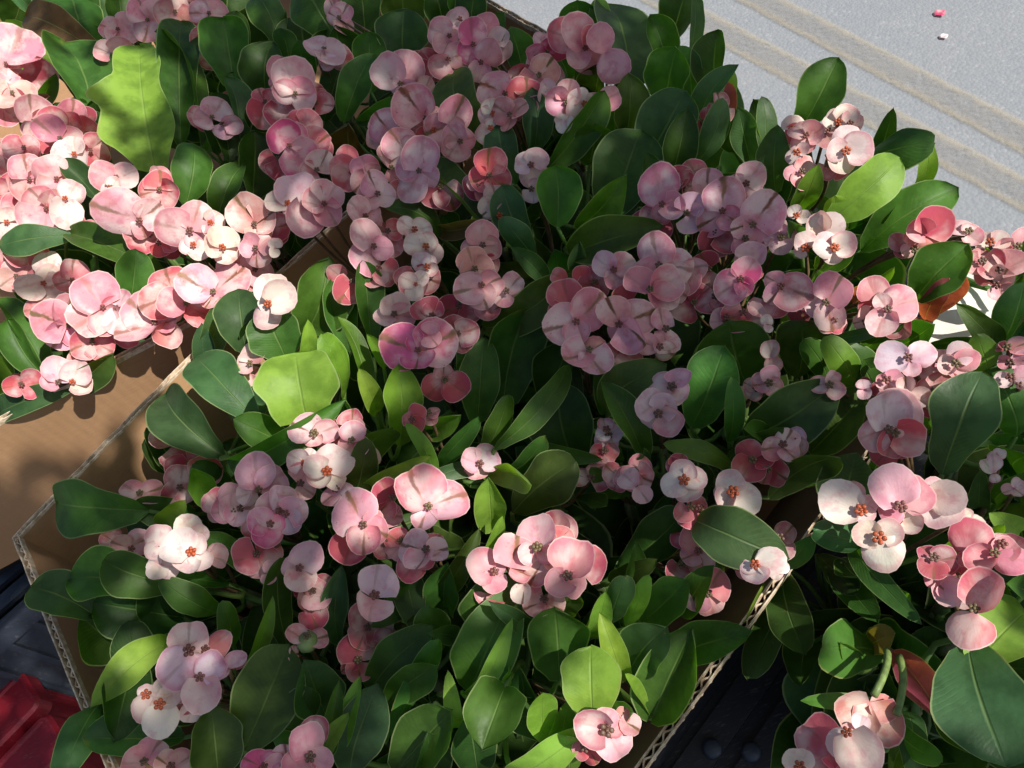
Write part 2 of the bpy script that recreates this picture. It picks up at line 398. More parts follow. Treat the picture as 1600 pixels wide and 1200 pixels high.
def crate(name, label, group, o, du, dv, lu, lv, ztop, h, mat, ribs=9, deck=0.05, gap=0.010, broad=0):
    """open plastic crate, o = top corner; copies of it below carry it"""
    root = empty(name, Vector((0, 0, 0))); tag(root, label, 'plastic crate', group)
    up = Vector((0, 0, 1)); o = Vector((o.x, o.y, ztop)); th = 0.006
    cs = [o, o + du * lu, o + du * lu + dv * lv, o + dv * lv]
    for i in range(4):
        a, b = cs[i], cs[(i + 1) % 4]; d = (b - a).normalized(); L = (b - a).length; inn = Vector((-d.y, d.x, 0))
        if (cs[(i + 2) % 4] - a).dot(inn) < 0: inn = -inn
        V = []; Fc = []
        boxv(V, Fc, a + d * th - up * (h - 0.001) + inn * (0.012 if broad else 0), d * (L - 2 * th), inn * th, up * (h - (0.021 if broad else 0.012)))
        w = link('side_wall', mesh('side_wall', V, Fc, mat, smooth=False), root)
        for k in range(0 if broad else ribs):
            V = []; Fc = []; c = a + d * (L * (k + 0.7) / (ribs + 0.4))
            boxv(V, Fc, c - inn * 0.005 - up * (h - 0.004), d * 0.006, inn * 0.005, up * (h - 0.018))
            link('rib', mesh('rib', V, Fc, mat, smooth=False), w)
    if broad:
        k = 0
        while (k + 1) * (broad + 0.010) < lv:
            q = o + dv * (k * (broad + 0.010)); ring = []; rad = 0.010
            for (x, y, a0) in ((rad, rad, 180), (lu - rad, rad, 270), (lu - rad, broad - rad, 0), (rad, broad - rad, 90)):
                for m_ in range(5):
                    t = math.radians(a0 + m_ * 22.5); ring.append((x + rad * math.cos(t), y + rad * math.sin(t), math.cos(t), math.sin(t)))
            V = []; Fc = []; m = len(ring)
            for (ins, z) in ((0, -0.020), (0, -0.003), (0.003, 0.0), (0.006, 0.0), (0.0075, -0.0025)):
                for (x, y, cx, cy) in ring: V.append(q + du * (x - cx * ins) + dv * (y - cy * ins) + up * z)
            for r_ in range(4):
                for j in range(m): Fc.append((r_ * m + j, r_ * m + (j + 1) % m, (r_ + 1) * m + (j + 1) % m, (r_ + 1) * m + j))
            Fc.append(tuple(4 * m + j for j in range(m)))
            link('slat', mesh('slat', V, Fc, mat, smooth=False), root); k += 1
        return root
    # rounded lip running round the top
    V = []; Fc = []; ring = []; rad = 0.024
    for i in range(4):
        p = cs[i]; e0 = (cs[i - 1] - p).normalized(); e1 = (cs[(i + 1) % 4] - p).normalized()
        c = p + (e0 + e1) * rad
        for k in range(6):
            t = k / 5 * math.pi / 2
            ring.append(c - e1 * rad * math.cos(t) - e0 * rad * math.sin(t))
    cen = sum(cs, Vector()) / 4; m = len(ring)
    prof = [(0.010, -0.022), (0.010, -0.003), (0.007, 0.0), (-0.006, 0.0), (-0.009, -0.003), (-0.009, -0.014)]
    for p in ring:
        out = flat(p - cen).normalized()
        for (x, z) in prof: V.append(p + out * x + up * z)
    for i in range(m):
        for k in range(5):
            Fc.append((i * 6 + k, ((i + 1) % m) * 6 + k, ((i + 1) % m) * 6 + k + 1, i * 6 + k + 1))
    link('lip', mesh('lip', V, Fc, mat, smooth=True), root)
    V = []; Fc = []
    boxv(V, Fc, o + du * th + dv * th - up * (h - 0.004), du * (lu - 2 * th), dv * (lv - 2 * th), up * 0.006)
    link('floor_panel', mesh('floor_panel', V, Fc, mat, smooth=False), root)
    # slatted tray just under the lip
    nsl = int(lv / 0.028)
    for k in range(nsl):
        V = []; Fc = []; b = o + du * 0.012 + dv * (0.012 + k * (lv - 0.02) / nsl) - up * (deck + 0.006)
        boxv(V, Fc, b, du * (lu - 0.024), dv * ((lv - 0.02) / nsl - gap), up * 0.006)
        link('slat', mesh('slat', V, Fc, mat, smooth=False), root)
    return root
gz = RZ - 0.185
g0, g1 = at((-60, 1032), gz), at((110, 882), gz); gd = (g1 - g0).normalized(); gn = Vector((-gd.y, gd.x, 0))
crate('grey_crate', 'blue grey plastic crate with a ribbed side, above the red crate at left edge', None, g0 - gd * 0.16, gd, gn, 0.40, 0.26, gz, gz * 0.999, M_GREY, 14)
rz_ = RZ - 0.25
r0 = at((30, 1044), rz_)
rd2 = (at((80, 1122), rz_) - r0).normalized(); rd = Vector((-rd2.y, rd2.x, 0))
if (at((-60, 1130), rz_) - r0).dot(rd) < 0: rd = -rd
crate('red_crate', 'bright red plastic crate with broad rounded slats in the bottom left corner', None, r0, rd, rd2, 0.34, 0.30, rz_, rz_ * 0.999, M_RED, 14, broad=0.050)

# ---------------------------------------------------------------- leaves, petals, sprigs
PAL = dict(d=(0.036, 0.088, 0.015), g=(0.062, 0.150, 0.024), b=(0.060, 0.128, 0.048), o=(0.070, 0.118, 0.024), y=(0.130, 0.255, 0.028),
           Y=(0.225, 0.370, 0.050), r=(0.42, 0.085, 0.15), n=(0.16, 0.095, 0.04))
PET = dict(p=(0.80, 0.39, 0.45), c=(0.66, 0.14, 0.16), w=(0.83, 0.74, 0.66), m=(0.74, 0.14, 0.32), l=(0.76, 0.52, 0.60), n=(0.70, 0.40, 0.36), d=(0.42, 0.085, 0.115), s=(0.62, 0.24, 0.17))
MIXES = dict(p='pcwnlp', n='pwcnn', l='lplw', c='cdcp', m='mcm', w='www', d='ddc', s='ssc')
rng = random.Random(11)
def prof_leaf(t, pointed):
    if t < 0.66:
        q = t / 0.66; w = 0.30 + 0.70 * math.sin(q * math.pi / 2) ** 1.15; w *= min(1, 0.25 + q * 9)
    else:
        q = (t - 0.66) / 0.34
        w = max(0, 1 - q ** 2.3) ** 0.55 if not pointed else max(0, 1 - q) ** 0.62 * (1 + 0.55 * q)
    return w
def prof_square(t):
    q = max(0, (t - 0.55) / 0.45); return min(1, 0.62 + t * 0.9) * max(0, 1 - q ** 4.5) ** 0.34
LOBES = ((0, .3, .3), (.2, 1.25, .78), (.39, 1.0, .66), (.49, 1.45, .56), (.55, 1.15, .52), (.61, .60, .54), (.73, .68, .62), (.87, .62, .52), (.96, .40, .36), (1, .2, .2))
def lobe_table(col):
    out = []
    for i in range(121):
        t = i / 120
        for a, b in zip(LOBES, LOBES[1:]):
            if t <= b[0]: out.append(a[col] + (b[col] - a[col]) * (t - a[0]) / (b[0] - a[0])); break
    for _ in range(3):
        out = [sum(out[max(0, i - 3):i + 4]) / len(out[max(0, i - 3):i + 4]) for i in range(121)]
    return [v * (1 if i < 112 else max(0, 1 - ((i - 112) / 8.0) ** 2) ** 0.5) for i, v in enumerate(out)]
LT = {-1: lobe_table(1), 1: lobe_table(2)}
def lobe(t, side):
    return LT[-1 if side < 0 else 1][min(120, int(round(t * 120)))]
def leaf_mesh(base, tip, width, roll, bow, recurve, cup, wavy, pointed, root, rs, square=False):
    D = tip - base; L = D.length; D = D / L
    mid = (base + tip) / 2; V_ = (CPOS - mid).normalized()
    width = width / max(0.72, math.cos(roll))
    W = D.cross(V_).normalized(); N = W.cross(D).normalized()
    q = Matrix.Rotation(roll, 3, D); W = q @ W; N = q @ N
    NL, NW = (34 if square == 2 else 24 if square else 17), 9
    verts = []; uvs = []; faces = []
    p1, p2, p3 = rs.uniform(0, 6), rs.uniform(0, 6), rs.uniform(0, 6); sk = rs.uniform(-0.05, 0.05)
    und = 0.018 + 0.07 * wavy
    tw = rs.uniform(-0.6, 0.6) * (0.2 if square else 1)
    for i in range(NL):
        t = i / (NL - 1); t = t if i < NL - 4 else t
        tt = 1 - (1 - t) ** 1.25
        w = (prof_square(tt) if square == 1 else 1.0 if square == 2 else prof_leaf(tt, pointed)) * width / 2
        c = base + D * (L * tt) + N * (bow * L * 4 * tt * (1 - tt)) - N * (recurve * L * tt ** 4) + W * (sk * L * math.sin(math.pi * tt))
        Wt = W * math.cos(tw * (tt - 0.5)) + N * math.sin(tw * (tt - 0.5))
        for j in range(NW):
            s = -1 + 2 * j / (NW - 1)
            if square == 2: w = lobe(tt, s) * width / 2
            we = w * (1 + wavy * 0.16 * math.sin(tt * 11 + p1 + (1.3 if s > 0 else 0)) + 0.025 * math.sin(tt * 17 + p2 * (1 if s > 0 else 2)))
            lift = cup * width * (abs(s) ** 1.7) * min(1, w / (width / 2) + 0.2) * 0.5
            rip = und * width * math.sin(tt * 9 + p2 + s * 1.2) * abs(s) ** 1.5 * tt + 0.008 * width * math.sin(tt * 23 + p3 + s * 5)
            groove = -0.012 * width * math.exp(-(s * 6) ** 2)
            verts.append(c + Wt * (we * s) + N * (lift + rip + groove))
            uvs.append((0.5 + 0.5 * s, tt))
    for i in range(NL - 1):
        for j in range(NW - 1):
            a = i * NW + j; faces.append((a, a + 1, a + NW + 1, a + NW))
    # stalk from the blade down to the stem
    if root is not None:
        pts = []; d = root - base; ln = d.length
        if ln > 0.08: root = base + d * (0.08 / ln)
        for k in range(6):
            t = k / 5
            pts.append(base.lerp(root, t) - D * (0.016 * math.sin(math.pi * t)) * min(1, ln / 0.03))
        b0 = len(verts); vv, ff = tube(pts, [0.0013, 0.0014, 0.0015, 0.0016, 0.0018, 0.002], 5, verts, faces)
        uvs += [(0.5, 0.0)] * (len(verts) - b0)
    return verts, faces, uvs

def petal_mesh(L, W, N_, e, s_, cup, rise, rs):
    """kidney shaped bract round the throat: rays fan from the origin about e, s_ sideways, N_ up"""
    NT_, NS = 6, 15; verts = [Vector((0, 0, 0))]; uvs = [(0.5, 0.0)]; faces = []
    k = W / (2 * L) * 1.02; TH = math.radians(rs.uniform(82, 95))
    p1, p2, p3 = rs.uniform(0, 6), rs.uniform(0, 6), rs.uniform(0, 6)
    notch = rs.choice((0, 0, 0.05, 0.10)); ruf = rs.uniform(0.02, 0.10); asym = rs.uniform(-0.07, 0.07)
    fold = rs.uniform(-0.12, 0.30); curl = rs.uniform(-0.22, 0.10); side = rs.uniform(-0.15, 0.15)
    for i in range(1, NT_ + 1):
        t = (i / NT_) ** 0.85
        for j in range(NS):
            s = -1 + 2 * j / (NS - 1); th = s * TH; a = abs(s)
            q = min(1, max(0, (a - 0.62) / 0.38)); drop = 1 - 0.20 * q * q
            r = L * math.sqrt(math.cos(th) ** 2 + (k * math.sin(th)) ** 2) * drop * (1 + asym * math.sin(th)) * (1 + 0.030 * math.sin(th * 3.1 + p1) + 0.016 * math.sin(th * 7.3 + p2))
            r *= 1 - notch * math.exp(-(s * 5) ** 2)
            r *= t
            z = L * (rise * t ** 1.5 + cup * 0.55 * t * t * math.cos(2 * th) * 0.5 + fold * t * abs(math.sin(th)) - fold * 0.3 * t
                     + curl * max(0, t - 0.5) ** 2 * 2.4 + side * t * t * math.sin(th)
                     + ruf * t ** 3 * math.sin(th * 3.7 + p2) + 0.010 * t * t * math.sin(th * 6 + p3) - 0.03 * t * math.exp(-(s * 9) ** 2))
            verts.append(e * (r * math.cos(th)) + s_ * (r * math.sin(th)) + N_ * z); uvs.append((0.5 + 0.5 * s, t))
    for j in range(NS - 1): faces.append((0, 1 + j, 2 + j))
    for i in range(NT_ - 1):
        for j in range(NS - 1):
            a = 1 + i * NS + j; faces.append((a, a + NS, a + NS + 1, a + 1))
    return verts, faces, uvs
def centre_mesh(r):
    """the little cup of a spurge: five fat glands round a button"""
    V = []; Fc = []
    def blob(c, rx, rz):
        b = len(V); nu, nv = 7, 4
        V.append(c + Vector((0, 0, rz)))
        for i in range(1, nv):
            th = math.pi * 0.62 * i / (nv - 1)
            for k in range(nu):
                ph = 2 * math.pi * k / nu; V.append(c + Vector((rx * math.sin(th) * math.cos(ph), rx * math.sin(th) * math.sin(ph), rz * math.cos(th))))
        for k in range(nu): Fc.append((b, b + 1 + k, b + 1 + (k + 1) % nu))
        for i in range(nv - 2):
            for k in range(nu):
                a = b + 1 + i * nu; Fc.append((a + k, a + nu + k, a + nu + (k + 1) % nu, a + (k + 1) % nu))
    for k in range(5):
        t = 2 * math.pi * k / 5 + 0.3; blob(Vector((r * 0.68 * math.cos(t), r * 0.68 * math.sin(t), r * 0.18)), r * 0.42, r * 0.36)
    blob(Vector((0, 0, r * 0.30)), r * 0.34, r * 0.5)
    return V, Fc
CENTRE = mesh('flower_centre', *centre_mesh(1.0), M_CENTRE)
FACT = 0.01
def build_leaf(root, rootP, base, tip, width, var, opt, rs, light=False):
    v, f, u = leaf_mesh(base, tip, width, opt.get('roll', rs.uniform(-18, 18)) * math.pi / 180, opt.get('bow', rs.uniform(-0.03, 0.10)),
                        opt.get('rec', rs.uniform(0.0, 0.12)), opt.get('cup', rs.uniform(0.06, 0.26)), opt.get('wavy', rs.uniform(0, 0.35)),
                        opt.get('pt', 0), rootP, rs, opt.get('sq', 0))
    c = PAL[var]; k = rs.uniform(0.85, 1.2)
    o = link('leaf', mesh('leaf', v, f, M_LEAF, u), root, (c[0] * k * rs.uniform(.9, 1.1), c[1] * k, c[2] * k * rs.uniform(.85, 1.15), 1))
    return o
def build_flower(root, rootP, C, petals, kind, tilt, rs, cr=None, streak=None, stalk=True, size=None):
    """C = throat of the flower; petals = [(angle on the picture, length in metres, width ratio)]"""
    n = ((CPOS - C).normalized() * 1.0 + CR * tilt[0] + CU * tilt[1]).normalized()
    X = (CR - n * CR.dot(n)).normalized(); Y = n.cross(X)
    fl = empty('flower', C); fl.parent = root
    for i, (a, L, wr) in enumerate(petals):
        a = math.radians(a); e = X * math.cos(a) + Y * math.sin(a); s_ = n.cross(e)
        lean = rs.uniform(-0.38, 0.38)
        n2 = (n * math.cos(lean) + s_ * math.sin(lean)).normalized(); s2 = n2.cross(e)
        v, f, u = petal_mesh(L, L * wr, n2, e, s2, rs.uniform(-0.45, 0.5), rs.uniform(-0.12, 0.42), rs)
        off = n * (0.0007 * (len(petals) - i)); v = [p + off for p in v]
        f_ = rs.uniform(0, 0.5); c = tuple(x + (y - x) * f_ for x, y in zip(PET[kind], PET[rs.choice(MIXES[kind])])); k = rs.uniform(0.9, 1.08); dr = rs.uniform(-0.06, 0.06); sat = rs.uniform(0.80, 1.18) if kind not in 'w' else rs.uniform(.93, 1.03)
        st = rs.random() if streak is None else streak
        link('petal', mesh('petal', v, f, M_PETAL, u), fl, (min(.87, c[0] * k), min(.83, c[1] * k * (1 + dr) * sat), min(.83, c[2] * k * (1 - dr) * sat), 1 - st * (0.3 if kind in 'wl' else 1)))
    if cr is None:
        cr = 0.0021 if kind not in 'w' else 0.0024
    if cr > 0:
        co = link('centre', CENTRE, fl, (0.46, 0.085, 0.022, 1) if kind in 'w' else rs.choice(((0.14, 0.08, 0.05, 1), (0.20, 0.07, 0.05, 1), (0.16, 0.12, 0.05, 1))))
        q = n.to_track_quat('Z', 'Y'); co.rotation_mode = 'QUATERNION'; co.rotation_quaternion = q; cr = min(cr, 0.0021 + (cr - 0.0021) * 0.4) if cr > 0.0021 else cr; co.scale = (cr * 1.04, cr * 1.04, cr * .8); co.location = n * 0.0052
    if stalk and rootP is not None:
        d = rootP - C; pts = [(-n * (0.012 * math.sin(math.pi * k / 6)) + d * (k / 6)) for k in range(7)]
        v, f = tube(pts, 0.0011, 5)
        link('stalk', mesh('stalk', v, f, M_STEM), fl, (0.16, 0.10, 0.05, 1))
    return fl

FOL = []          # picture polygon that greenery may cover (filled from the data below)
def parse(text):
    out = []; cur = None
    for ln in text.strip().splitlines():
        ln = ln.strip()
        if not ln or ln[0] == '#': continue
        if ln[0] == 'S': cur = dict(label=ln[2:].strip(), zone=zone, L=[], F=[], o={}); out.append(cur); continue
        if ln[0] == 'Z': zone = ln[2:].strip(); continue
        if ln[0] == 'O':
            for kv in ln.split()[1:]: k, v = kv.split('='); cur['o'][k] = float(v)
            continue
        for part in ln[1:].split(';'):
            tk = part.split()
            if not tk: continue
            if ln[0] == 'L':
                o = {}; var = 'd'
                for x in tk[7:]:
                    if '=' in x: k, v = x.split('='); o[k] = float(v)
                    else: var = x
                cur['L'].append((tk[0], *[float(x) for x in tk[1:7]], var, o))
            if ln[0] == 'F':
                o = {}
                for x in tk[6:]:
                    k, v = x.split('='); o[k] = tuple(float(q) for q in v.split(',')) if ',' in v else float(v)
                pets = []
                for q in tk[5].split(','):
                    z = q.split(':'); pets.append((float(z[0]), float(z[1]), float(z[2]) if len(z) > 2 else None))
                cur['F'].append((tk[0], float(tk[1]), float(tk[2]), tk[3], float(tk[4]), pets, o))
    return out

